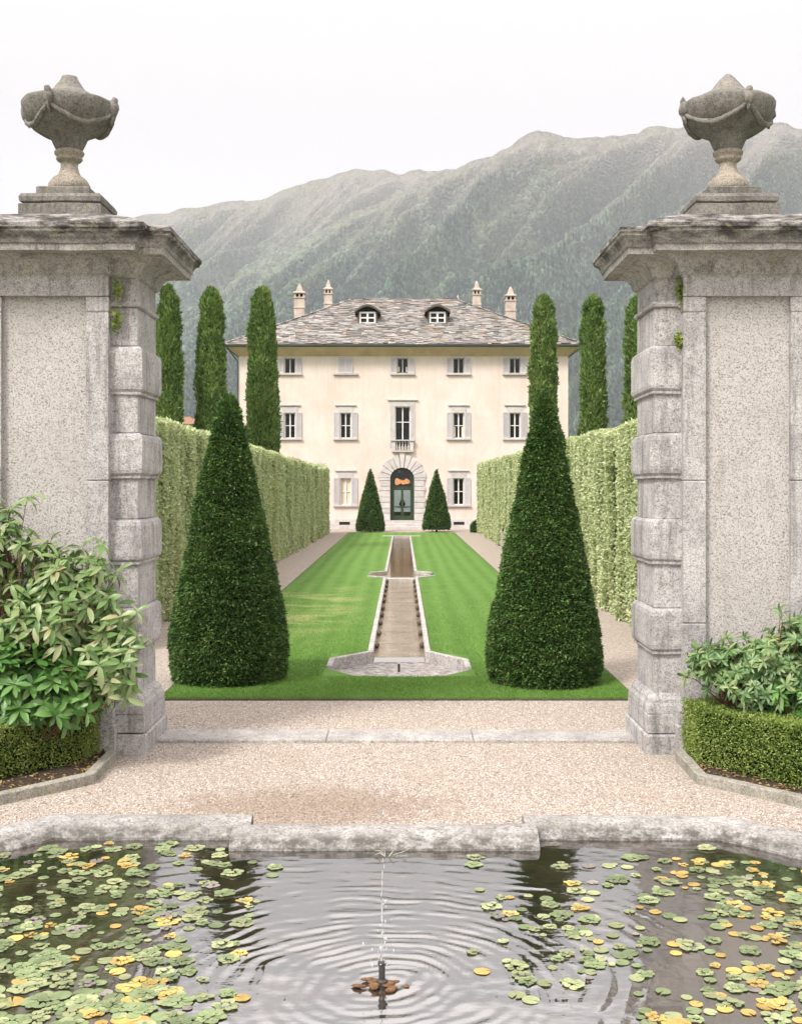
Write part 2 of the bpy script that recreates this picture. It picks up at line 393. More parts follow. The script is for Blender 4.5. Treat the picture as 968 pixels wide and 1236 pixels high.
    def rough(s, amp, sc=3.0, seed=0):
        p = np.array(s.v)
        for k in range(3): p[:, k] += amp * fbm(np.array(s.v) * sc + 17 * k, 3, seed + k)
        s.v = [tuple(q) for q in p]; return s
    def build(s, name, mat, parent=None, bevel=0, smooth=False, seg=2, fix=True):
        me = bpy.data.meshes.new(name); me.from_pydata(s.v, [], s.f); me.materials.append(mat)
        if fix or bevel:
            bm = bmesh.new(); bm.from_mesh(me)
            if bevel:
                es = [e for e in bm.edges if len(e.link_faces) == 2 and e.calc_face_angle(0) > .6]
                bmesh.ops.bevel(bm, geom=es, offset=bevel, segments=seg, affect='EDGES', profile=.6)
            if fix: bmesh.ops.recalc_face_normals(bm, faces=bm.faces)
            bm.to_mesh(me); bm.free()
        if smooth: me.polygons.foreach_set('use_smooth', np.ones(len(me.polygons), bool))
        me.update(); return link(name, me, parent)
def polysheet(name, polys, z, mat, kind='structure', thick=0):
    vs = []; fs = []
    for poly in polys:
        n = len(vs); vs += [(x, y, z) for x, y in poly]
        for t in tessellate_polygon([[Vector((x, y, 0)) for x, y in poly]]): fs.append(tuple(n + i for i in t))
    me = bpy.data.meshes.new(name); me.from_pydata(vs, [], fs); me.materials.append(mat)
    bm = bmesh.new(); bm.from_mesh(me)
    for f in bm.faces:
        if f.normal.z < 0: f.normal_flip()
    bm.to_mesh(me); bm.free(); o = link(name, me); return tag(o, kind=kind) if kind else o
def norm(a): return a / np.maximum(1e-9, np.linalg.norm(a, axis=-1, keepdims=True))
def leaves(P, Dr, Nn, L, W, fold=.15):
    """small leaves / sprigs as folded diamonds. returns co, tris"""
    n = len(P); Dr = norm(Dr); Sd = norm(np.cross(Dr, Nn)); Up = np.cross(Sd, Dr)
    L = np.broadcast_to(L, (n,))[:, None]; W = np.broadcast_to(W, (n,))[:, None]
    a = P; b = P + Dr * L * .45 + Sd * W * .5 + Up * W * fold; c = P + Dr * L - Up * W * fold; d = P + Dr * L * .45 - Sd * W * .5 + Up * W * fold
    co = np.stack([a, b, c, d], 1).reshape(-1, 3); i = np.arange(n)[:, None] * 4
    tris = np.concatenate([i + [0, 1, 2], i + [0, 2, 3]], 1).reshape(-1, 3)
    return co, tris
def bigleaves(P, Dr, Nn, L, W, droop):
    """broad shrub leaves: rounded outline, midrib fold, drooping tip"""
    n = len(P); Dr = norm(Dr); Sd = norm(np.cross(Dr, Nn)); Up = np.cross(Sd, Dr)
    L = np.broadcast_to(L, (n,))[:, None]; W = np.broadcast_to(W, (n,))[:, None]; droop = np.broadcast_to(droop, (n,))[:, None]
    def at(t, s, f): return P + Dr * L * t + Sd * W * s * .5 + Up * (abs(s) * W * .16) - Up * L * droop * t * t
    V = [at(0, 0, 0), at(.3, .75, 0), at(.3, 0, 0), at(.3, -.75, 0), at(.62, 1, 0), at(.62, 0, 0), at(.62, -1, 0), at(.86, .6, 0), at(.88, 0, 0), at(.86, -.6, 0), at(1, 0, 0)]
    co = np.stack(V, 1).reshape(-1, 3); i = np.arange(n)[:, None] * 11
    T = [[0, 1, 2], [0, 2, 3], [1, 4, 5], [1, 5, 2], [2, 5, 6], [2, 6, 3], [4, 7, 8], [4, 8, 5], [5, 8, 9], [5, 9, 6], [7, 10, 8], [8, 10, 9]]
    return co, np.concatenate([i + t for t in T], 1).reshape(-1, 3)
def rnd(n, k=3): return rng.normal(size=(n, k))
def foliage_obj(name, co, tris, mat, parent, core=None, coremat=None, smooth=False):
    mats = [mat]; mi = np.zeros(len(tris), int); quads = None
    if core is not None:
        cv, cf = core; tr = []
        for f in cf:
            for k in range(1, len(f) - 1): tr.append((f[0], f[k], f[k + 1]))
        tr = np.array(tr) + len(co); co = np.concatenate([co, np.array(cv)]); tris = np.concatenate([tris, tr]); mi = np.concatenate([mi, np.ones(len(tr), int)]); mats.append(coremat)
    return link(name, fastmesh(name, co, tris, None, mats, mi, smooth), parent)
# ================================================================== ground, gravel, lawn
C0 = -.067                                     # centre line of gate and pond
LX0, LX1, LY0, LY1 = -3.07, 2.95, 14.55, 66.3  # lawn
CH = -.055                                     # centre line of the water channel
g0 = [(-6000, -200), (6000, -200), (6000, 9000), (-6000, 9000)]
def ring(o, h):   # rectangle o with rectangular hole h as four quads
    (ax, ay), (bx, by) = o[0], o[2]; hx0, hx1, hy0, hy1 = h
    return [[(ax, ay), (bx, ay), (bx, hy0), (ax, hy0)], [(ax, hy1), (bx, hy1), (bx, by), (ax, by)],
            [(ax, hy0), (hx0, hy0), (hx0, hy1), (ax, hy1)], [(hx1, hy0), (bx, hy0), (bx, hy1), (hx1, hy1)]]
polysheet('ground', ring(g0, (LX0, LX1, LY0, LY1)), -.012, M['field'])
polysheet('gravel_court', ring([(-5.2, 8.0), (5.0, 8.0), (5.0, 72.2), (-5.2, 72.2)], (LX0, LX1, LY0, LY1))[:0] +
          [[(-9, 6.2), (-3.9, 6.2), (-3.9, 12.6), (-9, 12.6)], [(3.8, 6.2), (9, 6.2), (9, 12.6), (3.8, 12.6)],
           [(-3.9, 9.0), (3.8, 9.0), (3.8, 12.6), (-3.9, 12.6)], [(-3.9, 7.6), (-2.5, 9.0), (-3.9, 9.0)], [(3.8, 7.6), (3.8, 9.0), (2.4, 9.0)],
           [(-9, -6), (-3.9, -6), (-3.9, 6.2), (-9, 6.2)], [(3.8, -6), (9, -6), (9, 6.2), (3.8, 6.2)], [(-3.9, -6), (3.8, -6), (3.8, 3.2), (-3.9, 3.2)],
           [(-5.6, 12.6), (5.4, 12.6), (5.4, LY0), (-5.6, LY0)], [(-5.0, LY0), (LX0, LY0), (LX0, LY1), (-5.0, LY1)], [(LX1, LY0), (4.9, LY0), (4.9, LY1), (LX1, LY1)],
           [(-14, LY1), (14, LY1), (14, 72.3), (-14, 72.3)]], 0.0, M['gravel'])
# lawn with the channel cut out of it
hw = .50
basinL = [(CH - hw, 18.45), (-1.12, 17.75), (-1.12, 17.0), (-.69, 16.35)]
basinR = [(.58, 16.3), (1.0, 16.9), (1.0, 17.65), (CH + hw, 18.45)]
crL = [(CH - hw, 35.9), (-1.0, 35.4), (-1.0, 34.0), (CH - hw, 33.6)]
crR = [(CH + hw, 33.6), (.92, 34.0), (.92, 35.2), (CH + hw, 35.9)]
endY = 61.0
left = [(LX0, LY0), (CH, LY0), (CH, 16.2), (-.69, 16.35), (-1.12, 17.0), (-1.12, 17.75), (CH - hw, 18.45)] + crL[::-1] + [(CH - hw, endY), (CH, endY), (CH, LY1), (LX0, LY1)]
right = [(CH, LY0), (LX1, LY0), (LX1, LY1), (CH, LY1), (CH, endY), (CH + hw, endY)] + crR[::-1] + [(CH + hw, 18.45), (1.0, 17.65), (1.0, 16.9), (.58, 16.3), (CH, 16.2)]
polysheet('lawn', [left, right], .02, M['lawn'])
e = MB(); e.sweep([(LX0, LY1), (LX0, LY0), (LX1, LY0), (LX1, LY1)], [(-.012, -.02), (-.012, .024), (.012, .024), (.012, -.02)])
tag(e.build('lawn_edging', M['edging'], fix=True), 'thin dark strip edging the clipped lawn', 'lawn edging')
# water channel
ch = empty('water_channel', (CH, 17, 0), 'long stone-edged water channel down the middle of the lawn', 'water channel')
kp = [(-.045, -.16), (-.045, .045), (-.032, .058), (.032, .058), (.045, .045), (.045, -.16)]
k = MB()
k.sweep([(CH - hw + .04, 33.6), (CH - hw + .04, 18.5), (-1.08, 17.75), (-1.08, 17.0)], kp, step=.5)
k.sweep([(CH + hw - .04, 33.6), (CH + hw - .04, 18.5), (.96, 17.65), (.96, 16.9)], kp, step=.5)
k.rough(.008, 4); k.build('kerb', M['channel'], ch, fix=True)
k = MB(); k.sweep([(CH - hw + .04, 35.9), (CH - hw + .04, endY), (CH + hw - .04, endY), (CH + hw - .04, 35.9)], kp, step=1).rough(.006, 4)
k.build('kerb', M['channel'], ch)
k = MB()
for sg in (-1, 1):
    xe = -1.0 if sg < 0 else .92
    k.sweep([(CH + sg * (hw - .02), 35.9), (xe, 35.35)], kp); k.sweep([(CH + sg * (hw - .02), 33.6), (xe, 34.05)], kp)
k.build('cross_arm', M['channel'], ch)
k = MB(); k.box(-1.05, .95, endY + .06, endY + .5, -.02, .05); k.build('end_slab', M['channel'], ch, bevel=.01)
k = MB(); k.sweep([(-1.12, 16.98), (-.69, 16.33), (-.3, 16.2), (.2, 16.19), (.58, 16.28), (1.0, 16.88)], [(-.05, -.1), (-.05, .012), (.05, .012), (.05, -.1)]); k.build('basin_lip', M['channel'], ch)
M['chbed'] = plain('channel_bed', (.20, .15, .10), .6, .4, 6, .4)
k = MB()
for y in np.arange(20.2, 33, 1.62): k.box(CH - .385, CH + .385, y, y + .025, -.10, -.0435)
k.build('weir', M['chbed'], ch)
k = MB(); k.box(CH - .40, CH + .40, 33.55, 34.0, -.1, .0); k.build('weir', M['channel'], ch, bevel=.01)
jets = [32.6, 31.2, 29.9, 28.5, 27.2, 25.6, 24.2, 22.8, 21.2, 19.6]
for y in jets:
    for sg in (-1, 1):
        j = MB(); j.ell((CH + sg * .385, y, -.0), (.055, .075, .06), 7, 4); j.rough(.01, 12, 3); j.build('spout_stone', M['lidwood'], ch, smooth=True)
j = MB(); j.tube([(CH, 17.15, -.06), (CH, 17.15, .06)], .018, 8); j.build('nozzle', M['nozzle'], ch)
def flat(name, poly, z, mat, parent=None, kind=None):
    me = bpy.data.meshes.new(name); vs = [(x, y, z) for x, y in poly]
    fs = [tuple(t) for t in tessellate_polygon([[Vector((x, y, 0)) for x, y in poly]])]
    me.from_pydata(vs, [], fs); me.materials.append(mat); bm = bmesh.new(); bm.from_mesh(me)
    for f in bm.faces:
        if f.normal.z < 0: f.normal_flip()
    bm.to_mesh(me); bm.free(); return link(name, me, parent)
w = .42
flat('channel_water', [(CH - w, 18.5), (CH + w, 18.5), (CH + w, 33.55), (CH - w, 33.55)], -.045, M['chwater'], ch)
M['deepwater'] = water('upper_channel_water', (.14, .075, .025), (.24, .14, .06), 1.0, .03, 1.7, .003, (4, 12, 4))
flat('upper_water', [(CH - w, 34.0), (.9, 34.1), (.9, 35.1), (CH + w, 35.9), (CH + w, endY), (CH - w, endY), (CH - w, 35.9), (-.98, 35.3), (-.98, 34.1)], -.03, M['deepwater'], ch)
flat('basin_bed', [(CH - w, 18.5), (-1.10, 17.8), (-1.10, 17.0), (-.69, 16.36), (.58, 16.32), (.98, 16.9), (.98, 17.7), (CH + w, 18.5)], -.12, M['whitegravel'], ch)
# threshold slab between the gate piers
M['thr'] = stone('threshold_stone', (.44, .42, .40), (.22, .21, .2), .12, 55, .35)
t = MB(); x = -2.70
for wd in (1.9, 1.55, 1.95): t.stack(x, min(2.6, x + wd) - .006, 12.14, 12.68, [(0, -.03), (0, .028), (-.012, .036)], step=.25); x += wd
t.rough(.006, 3, 5); tag(t.build('threshold', M['thr']), 'pale stone threshold slab set flush in the gravel between the gate piers', 'threshold')
# loose stones of the gravel
n = 26000; yy = 9.1 + (14.5 - 9.1) * rng.random(n) ** 1.25; xx = rng.uniform(-4.2, 4.1, n); keep = ~((yy > 12.1) & (yy < 12.72)) & (np.abs(xx - C0) < 3.4 + 0 * xx) & ~((yy > 11.4) & (yy < 12.8) & (np.abs(xx - C0) > 2.5)) & (np.abs(xx - C0) < 2.62 + np.clip(10.35 - yy, 0, 2))
xx, yy = xx[keep], yy[keep]; n = len(xx); r = rng.uniform(.004, .0105, n)
oc = np.array([[1, 0, 0], [-1, 0, 0], [0, 1, 0], [0, -1, 0], [0, 0, 1], [0, 0, -1]]) * 1.0
co = np.stack([xx, yy, r * .35], 1)[:, None, :] + oc[None] * (r[:, None] * rng.uniform(.6, 1.3, (n, 3)))[:, None, :]
T = np.array([[0, 2, 4], [2, 1, 4], [1, 3, 4], [3, 0, 4], [2, 0, 5], [1, 2, 5], [3, 1, 5], [0, 3, 5]])
tr = (np.arange(n)[:, None, None] * 6 + T).reshape(-1, 3)
tag(link('gravel_stones', fastmesh('gravel_stones', co, tr, None, [M['pebble']])), 'loose pinkish gravel stones spread before the gate', 'gravel', kind='stuff')
# clipped grass blades on the near lawn
n = 130000; yy = LY0 + .02 + np.clip(rng.exponential(4.2, n), 0, 30); xx = rng.uniform(LX0, LX1, n)
ax = np.abs(xx - CH); inch = ((ax < hw) & (yy > 18.4)) | ((ax < 1.08) & (yy > 16.25) & (yy < 18.4)); xx, yy = xx[~inch], yy[~inch]; n = len(xx)
ex = 9000; xx = np.concatenate([xx, rng.uniform(LX0, LX1, ex)]); yy = np.concatenate([yy, LY0 + rng.uniform(-.012, .02, ex)]); n = len(xx)
P = np.stack([xx, yy, np.full(n, .015)], 1); D_ = np.stack([rng.normal(0, .45, n), rng.normal(0, .45, n), np.ones(n)], 1)
co, tr = leaves(P, D_, rnd(n), rng.uniform(.016, .042, n), .007, .1)
tag(link('grass_blades', fastmesh('grass_blades', co, tr, None, [M['blade']])), 'short green mown grass of the lawn', 'grass', kind='stuff')
# ================================================================== pond
WZ = .02
hc = 1.10; side_y = 8.75; mid_y = 8.50
cxp = C0 - .05
A = [(cxp - 2.5, side_y), (cxp - 3.75, side_y - 1.25), (cxp - 3.75, 4.6), (cxp - 2.5, 3.35), (cxp + 2.5, 3.35), (cxp + 3.75, 4.6), (cxp + 3.75, side_y - 1.25), (cxp + 2.5, side_y)]
rp = [(.36, -.1), (.36, .09), (.34, .118), (.25, .132), (.17, .130), (.10, .112), (.04, .082), (.0, .04), (.0, .012), (.03, -.02), (.03, -.1)]
rp = [(o, z) for o, z in rp]
pond = empty('pond', (cxp, 6.2, 0), 'octagonal stone-rimmed lily pond with rounded coping', 'pond')
r_ = MB(); r_.sweep([(cxp - hc + .05, side_y)] + A + [(cxp + hc - .05, side_y)], [(-o, z) for o, z in rp], step=.12); r_.rough(.016, 3.5, 2)
r_.build('coping', M['rim'], pond, smooth=False)
r_ = MB(); r_.sweep([(cxp - hc - .06, mid_y), (cxp + hc + .02, mid_y)], [(o, z - .003) for o, z in rp], step=.1); r_.rough(.014, 3.5, 4); r_.build('centre_coping', M['rim'], pond)
# rippled water, real relief: rings spreading from the fountain plus a light breeze
FX, FY = gx(461, 6.2), 6.2
x0, x1, y0, y1 = cxp - 3.74, cxp + 3.74, 3.36, 8.78; dx = .022
nx = int((x1 - x0) / dx); ny = int((y1 - y0) / dx); X, Y = np.meshgrid(np.linspace(x0, x1, nx), np.linspace(y0, y1, ny)); X = X.ravel(); Y = Y.ravel()
px_ = np.stack([X, Y, 0 * X], 1); wx = X + .12 * fbm(px_ * 2.0, 3, 4); wy = Y + .12 * fbm(px_ * 2.0, 3, 9)
R = np.hypot(wx - FX, wy - FY); lam = .085 + .035 * np.clip(R, 0, 2.5)
ph = 2 * math.pi * (np.log(1 + R * .35) / .35) / .072
amp = .0019 * np.exp(-(R / 1.5) ** 2) + .0008 * np.exp(-(R / 2.4) ** 2)
H = amp * (np.sin(ph) + .5 * np.sin(ph * .53 + 2.5 * fbm(px_ * 2, 2, 3))) * (.25 + 2.2 * np.abs(fbm(px_ * 2.6, 3, 21)))
H += .0038 * np.exp(-R / .33) * fbm(px_ * 16, 3, 8)
H += (.0003 + .0022 * np.exp(-(R / 2.0) ** 2)) * fbm(px_ * np.array([3.0, 9.0, 1]), 3, 31)
Hm = .0020 * (np.abs(X - cxp) < 1.3) * np.exp(-((Y - 8.4) / .5) ** 2) * fbm(px_ * np.array([5, 16, 1]), 2, 41); H = H + Hm
co = np.stack([X, Y, WZ + H], 1); ii = np.arange(ny - 1)[:, None] * nx + np.arange(nx - 1)[None]; ii = ii.ravel()
cxm = np.abs(X[ii] - cxp); inside = (cxm + .0 < 3.76) & (cxm + (Y[ii] - side_y) < 2.56) & (cxm + (3.35 - Y[ii]) < 2.56) & ~((np.abs(X[ii] - cxp) < hc) & (Y[ii] > mid_y + .04))
ii = ii[inside]; q = np.stack([ii, ii + 1, ii + nx + 1, ii + nx], 1)
pw = link('pond_water', fastmesh('pond_water', co, None, q, [M['water']], None, True)); tag(pw, kind='structure')
# fountain
fz = MB(); fz.lathe(FX, FY, [(.03, .0), (.03, .05), (.017, .06), (.017, .13), (.022, .135), (.022, .15), (.012, .155)], 12)
fo = empty('fountain', (FX, FY, 0), 'small dark fountain nozzle on a brown mossy mound in mid-pond', 'fountain'); fz.build('nozzle', M['nozzle'], fo)
mo = MB()
for i in range(26):
    a = random.uniform(0, 6.28); rr = abs(random.gauss(0, .062)); mo.ell((FX + rr * math.cos(a) * 1.2 - .01, FY + rr * math.sin(a), .022 + .02 * math.exp(-rr * 8)), (random.uniform(.015, .034), random.uniform(.012, .026), random.uniform(.006, .014)), 6, 4)
mo.rough(.008, 25, 2).build('mound', M['algae'], fo, smooth=True)
jet = MB(); zz_ = np.linspace(.15, .62, 26); jet.tube([(FX + .003 * math.sin(q * 23) + .002 * math.sin(q * 61), FY, q) for q in zz_], [.0052 - .0035 * (q / .7) + .0012 * math.sin(q * 90) for q in zz_], 7); z = .60
while z < 1.12:
    f = (z - .16) / .96; ln = random.uniform(.008, .022) if f > .35 else random.uniform(.01, .03); ra = random.uniform(.002, .0045) if f < .7 else random.uniform(.004, .010)
    jet.ell((FX + random.gauss(0, .004 + .004 * f), FY + random.gauss(0, .004), z), (ra, ra, ln), 6, 4); z += ln * 2 + (.004 if random.random() < .5 else random.uniform(.0, .08) * (.3 + f))
for i in range(34):
    zz = abs(random.gauss(.0, .14)) + .13; s_ = .012 + .030 * max(0, 1 - abs(zz - .22) / .16)
    ra = random.choice([.003, .004, .005, .007]); jet.ell((FX + random.gauss(.012, s_), FY + random.gauss(0, s_), zz), (ra, ra, ra * random.uniform(1, 2.6)), 5, 4)
tag(jet.build('water_jet', M['drops'], smooth=True), 'thin broken jet of white water drops rising above the fountain nozzle', 'water jet')
tw = MB()
for i in range(4):
    a = random.uniform(-.2, .2); b_ = random.uniform(-.06, .03)
    tw.tube([(gx(468, 8.42) + a * .2, 8.40 + b_, .028), (gx(468, 8.42) + a * .6, 8.41 + b_, .05), (gx(468, 8.42) + a, 8.42 + b_, random.uniform(.03, .10))], [.005, .004, .002], 5)
tag(tw.build('drift_twigs', M['kerbs']), 'grey dead lily stalks caught against the middle of the pond rim', 'twigs')
# lily pads
def pad_mesh(name, mats, kind):
    co = []; fs = []; mi = []
    def disc(cx, cy, r, rot, m, z, notch=.28, nseg=12, tilt=(0, 0), sq=1.0):
        n0 = len(co); ang = [rot + notch / 2 + (2 * math.pi - notch) * i / (nseg - 1) for i in range(nseg)]
        pts = [(cx + (0.12 * r) * math.cos(rot + math.pi), cy + .12 * r * math.sin(rot + math.pi))] + [(cx + r * sq * math.cos(a) * random.uniform(.93, 1.05), cy + r * math.sin(a) * random.uniform(.93, 1.05)) for a in ang]
        for lvl in (0, 1):
            for (x, y) in pts: co.append((x, y, z + lvl * .0022 + tilt[0] * (x - cx) + tilt[1] * (y - cy) + (0.02 * ((x - cx) ** 2 + (y - cy) ** 2) / max(r, .01)) + random.uniform(-.001, .001)))
        m_ = nseg + 1
        for i in range(1, nseg): fs.append((n0 + m_, n0 + m_ + i, n0 + m_ + i + 1)); fs.append((n0, n0 + i + 1, n0 + i)); mi.extend([m, m])
        for i in range(m_):
            j = (i + 1) % m_; fs.append((n0 + i, n0 + j, n0 + m_ + j, n0 + m_ + i)); mi.append(m)
    if kind == 'pad': disc(0, 0, 1.0 * .06, random.uniform(0, 6), 0, .0, random.choice([.2, .35]), 16, (random.uniform(-.02, .02), random.uniform(-.02, .02)))
    else:
        k = random.randint(7, 11)
        for i in range(k):
            a = 2 * math.pi * i / k + random.uniform(-.2, .2); d = random.uniform(.045, .085); disc(d * math.cos(a), d * math.sin(a), random.uniform(.024, .038), a + math.pi, random.choice([0, 0, 1]), .001 + .0022 * (i % 3), .5, 9, (random.uniform(-.05, .05), random.uniform(-.05, .05)), 1)
        for i in range(5):
            a = random.uniform(0, 6.28); d = random.uniform(0, .03); disc(d * math.cos(a), d * math.sin(a), random.uniform(.016, .026), a + math.pi, 0, .008, .5, 8)
    me = bpy.data.meshes.new(name); me.from_pydata(co, [], fs)
    for m in mats: me.materials.append(m)
    me.polygons.foreach_set('material_index', mi); me.update(); return me
cols = {'green': ('padgreen', 'padpale'), 'pale': ('padpale', 'padgreen'), 'yellow': ('padyellow', 'padpale'), 'plum': ('padplum', 'padgreen')}
PM = {(c, kd): [pad_mesh('lily_pad' if kd == 'pad' else 'water_rosette', [M[q] for q in cols[c]], kd) for _ in range(3)] for c in cols for kd in ('pad', 'ros')}
word = {'green': 'green', 'pale': 'pale yellow-green', 'yellow': 'orange-yellow', 'plum': 'dull plum-grey'}
def inpond(x, y, m=.08):
    c = abs(x - cxp); return c < 3.75 - m and c + (y - side_y) < 2.5 - m and y < side_y - m and not (c < hc + .1 and y > mid_y - m)
placed = []; npad = 0; tries = 0
for c in cols: word[c]
nk = {True: 0, False: 0}
while npad < 545 and tries < 60000:
    tries += 1
    px = rng.uniform(-15, 985); py = rng.uniform(1016, 1240)
    if px < 170: dens = 1.0
    elif px < 300: dens = .85 * (1 - (px - 170) / 170) + (.2 if py < 1120 else 0)
    elif px < 335: dens = .25 if py < 1110 else 0
    elif px < 560: dens = 0
    elif px < 770: dens = .9 * (1 if 1035 < py < 1190 else .05) * (.55 + .45 * (px - 560) / 210)
    else: dens = .95 if py > 1035 + .05 * (px - 770) else .12
    if 575 < px < 750 and py < 1060: dens *= .35
    if px > 560 and vn(np.array([[px * .011, py * .02, 3.3]]))[0] < -.12: dens *= .25
    if px < 300 and vn(np.array([[px * .012, py * .022, 7.3]]))[0] < -.35: dens *= .3
    if rng.random() > dens: continue
    x, y = ground(px, py, WZ)
    if not inpond(x, y): continue
    ros = bool(rng.random() < (.55 if px < 700 else .42)); rad = (.060 if ros else .036)
    if nk[ros] >= 285: continue
    if any((x - a) ** 2 + (y - b) ** 2 < ((rad + c) * .55) ** 2 for a, b, c in placed): continue
    placed.append((x, y, rad)); npad += 1; nk[ros] += 1
    side = 'l' if px < 230 else ('m' if px < 770 else 'r')
    u = rng.random()
    if side == 'l': c = 'green' if u < .55 else 'pale' if u < .80 else 'yellow' if u < .95 else 'plum'
    elif side == 'm': c = 'green' if u < .35 else 'pale' if u < .90 else 'yellow' if u < .97 else 'plum'
    else: c = 'green' if u < .45 else 'pale' if u < .70 else 'yellow' if u < .97 else 'plum'
    o = bpy.data.objects.new('water_rosette' if ros else 'lily_pad', random.choice(PM[(c, 'ros' if ros else 'pad')])); COL.objects.link(o)
    s_ = rng.uniform(.34, .82) * (1.35 if (px < 215 and py > 1190) else 1)
    o.location = (x, y, WZ + .003); o.scale = (s_, s_, 1); o.rotation_euler.z = rng.uniform(0, 6.28)
    where = {'l': 'in dark water, left of the jet', 'm': 'in the pale sky reflection', 'r': 'in dark water, right of the jet'}[side]
    tag(o, f"{word[c]} {'leaf rosette' if ros else 'round pad'} floating {where}", 'water plant' if ros else 'lily pad', ('leaf rosettes ' if ros else 'lily pads ') + f'{word[c]} ' + {'l': 'left', 'm': 'middle', 'r': 'right'}[side])
# ================================================================== gate piers
def gate_pier(sg):
    side = 'left' if sg < 0 else 'right'
    base = (C0 + sg * 3.4, 12.1, 0)
    root = empty('gate_pier', base, f"banded granite gate pier with moulded cornice, {'behind the tall drooping shrub' if sg < 0 else 'behind the squat rhododendron'}", 'gate pier', 'gate piers')
    def X(a, b): return (C0 + a, C0 + b) if sg > 0 else (C0 - b, C0 - a)
    GI = (1, 0) if sg > 0 else (0, 1)          # which x side faces the gate opening
    def st(mb, a, b, y0, y1, prof, ex=(1, 1, 1), step=.14):
        """ex: gate side, outer side, (front/back)"""
        x0, x1 = X(a, b); e4 = (ex[0], ex[1], ex[2], ex[2]) if sg > 0 else (ex[1], ex[0], ex[2], ex[2])
        return mb.stack(x0, x1, y0, y1, prof, e4, step)
    F0, B0, I = 11.72, 12.57, 2.61            # shaft of the corner pilaster
    # corner pilaster
    zs = [(.52, 1.02), (1.46, 1.92), (2.36, 2.79), (3.23, 3.64), (4.11, 4.50)]
    for a, b in zs: s1 = MB(); st(s1, I, I + .5, F0, B0, [(-.006, a), (0, a + .01), (0, b - .01), (-.006, b)]); s1.rough(.007, 3.2, 1); s1.build('shaft', M['pier'], root)
    for a, b in [(1.02, 1.46), (1.92, 2.36), (2.79, 3.23), (3.64, 4.11)]:
        k = MB(); st(k, I, I + .48, F0, B0, [(.012, a - .022), (.028, a - .016), (.03, a + .004), (.022, a + .010), (.048, a + .035), (.055, a + .07), (.055, b - .07), (.046, b - .028), (.02, b - .004), (-.01, b)], step=.11)
        k.rough(.013, 3.1, int(a * 10)); k.build('block', M['pier'], root, smooth=False)
    k = MB(); st(k, I, I + .46, F0, B0, [(.0, .60), (.015, .575), (.05, .54), (.055, .51), (.075, .48), (.082, .44), (.082, .405)][::-1]); k.rough(.008, 4, 3); k.build('base_moulding', M['pier'], root)
    k = MB(); st(k, I, I + .44, F0, B0, [(.07, .205), (.085, .215), (.085, .39), (.07, .402)]); k.rough(.014, 3, 8); k.build('plinth', M['pier'], root)
    k = MB(); st(k, I, I + .42, F0, B0, [(.10, -.05), (.105, .185), (.09, .202)]); k.rough(.014, 3, 9); k.build('plinth', M['pier'], root)
    k = MB(); st(k, I, I + .5, F0, B0, [(.01, 4.50), (.03, 4.51), (.036, 4.53), (.02, 4.55), (.0, 4.565), (0, 4.79)]); k.rough(.005, 4, 3); k.build('neck', M['pier'], root)
    k = MB(); sx = C0 + sg * I; k.ell((sx, F0 + .24, 4.66), (.022, .06, .05), 8, 6); k.build('boss', M['pier'], root, smooth=True)
    # main body with sunk roughcast panels
    E = 2.875; W = 1.30
    k = MB(); st(k, E + .02, E + W - .02, 11.66, 12.46, [(0, .0), (0, 4.62)]); k.build('panel', M['roughcast'], root)
    def strip(a, b, z0, z1, sd):
        q = MB(); st(q, E + a, E + b, 11.60, 12.5, [(-.008, z0), (0, z0 + .012), (0, z1 - .012), (-.008, z1)], step=.2); q.rough(.005, 3.5, sd); q.build('pilaster_strip', M['pier'], root, bevel=0)
    cuts = [.08, 1.32, 2.75, 4.44, 4.598]
    for z0, z1 in zip(cuts[:-1], cuts[1:]):
        strip(0, .225, z0, z1 - .004, int(z0 * 9)); strip(W - .225, W, z0, z1 - .004, int(z0 * 9) + 1)
    k = MB(); st(k, E, E + W, 11.595, 12.51, [(0, 4.60), (0, 4.79), (.012, 4.80), (.012, 4.83)]); k.rough(.006, 3, 5); k.build('frieze', M['pier'], root)
    k = MB(); st(k, E, E + W, 11.60, 12.5, [(.075, -.05), (.08, .30), (.06, .31), (.06, .45), (.045, .47), (.03, .5), (.0, .52)]); k.rough(.008, 3, 6); k.build('plinth', M['pier'], root)
    prof = [(.0, 4.80), (.035, 4.815), (.045, 4.835), (.05, 4.85), (.065, 4.90), (.11, 4.945), (.19, 4.965), (.20, 4.985), (.345, 4.99), (.35, 5.05), (.365, 5.06), (.37, 5.075), (.375, 5.10), (.40, 5.14), (.435, 5.16), (.44, 5.185), (.455, 5.195), (.455, 5.235), (.44, 5.25), (.30, 5.315), (.0, 5.42), (-.2, 5.43)]
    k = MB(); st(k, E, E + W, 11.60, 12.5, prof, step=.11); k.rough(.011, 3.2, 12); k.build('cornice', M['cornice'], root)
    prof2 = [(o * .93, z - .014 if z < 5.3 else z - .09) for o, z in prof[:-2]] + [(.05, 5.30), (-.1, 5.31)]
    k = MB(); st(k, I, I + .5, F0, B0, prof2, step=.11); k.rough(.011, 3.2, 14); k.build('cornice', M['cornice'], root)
    return root
gate_pier(-1); gate_pier(1)
for sg in (-1, 1):   # lower garden wall running on from each pier
    a, b = C0 + sg * 4.16, C0 + sg * 12
    k = MB(); k.stack(min(a, b), max(a, b), 11.9, 12.35, [(0, -.05), (0, 3.35), (.06, 3.36), (.06, 3.46), (.0, 3.56)], step=.5)
    tag(k.build('garden_wall', M['roughcast']), f"roughcast garden wall running on {'left' if sg < 0 else 'right'} of the gate piers", 'garden wall')
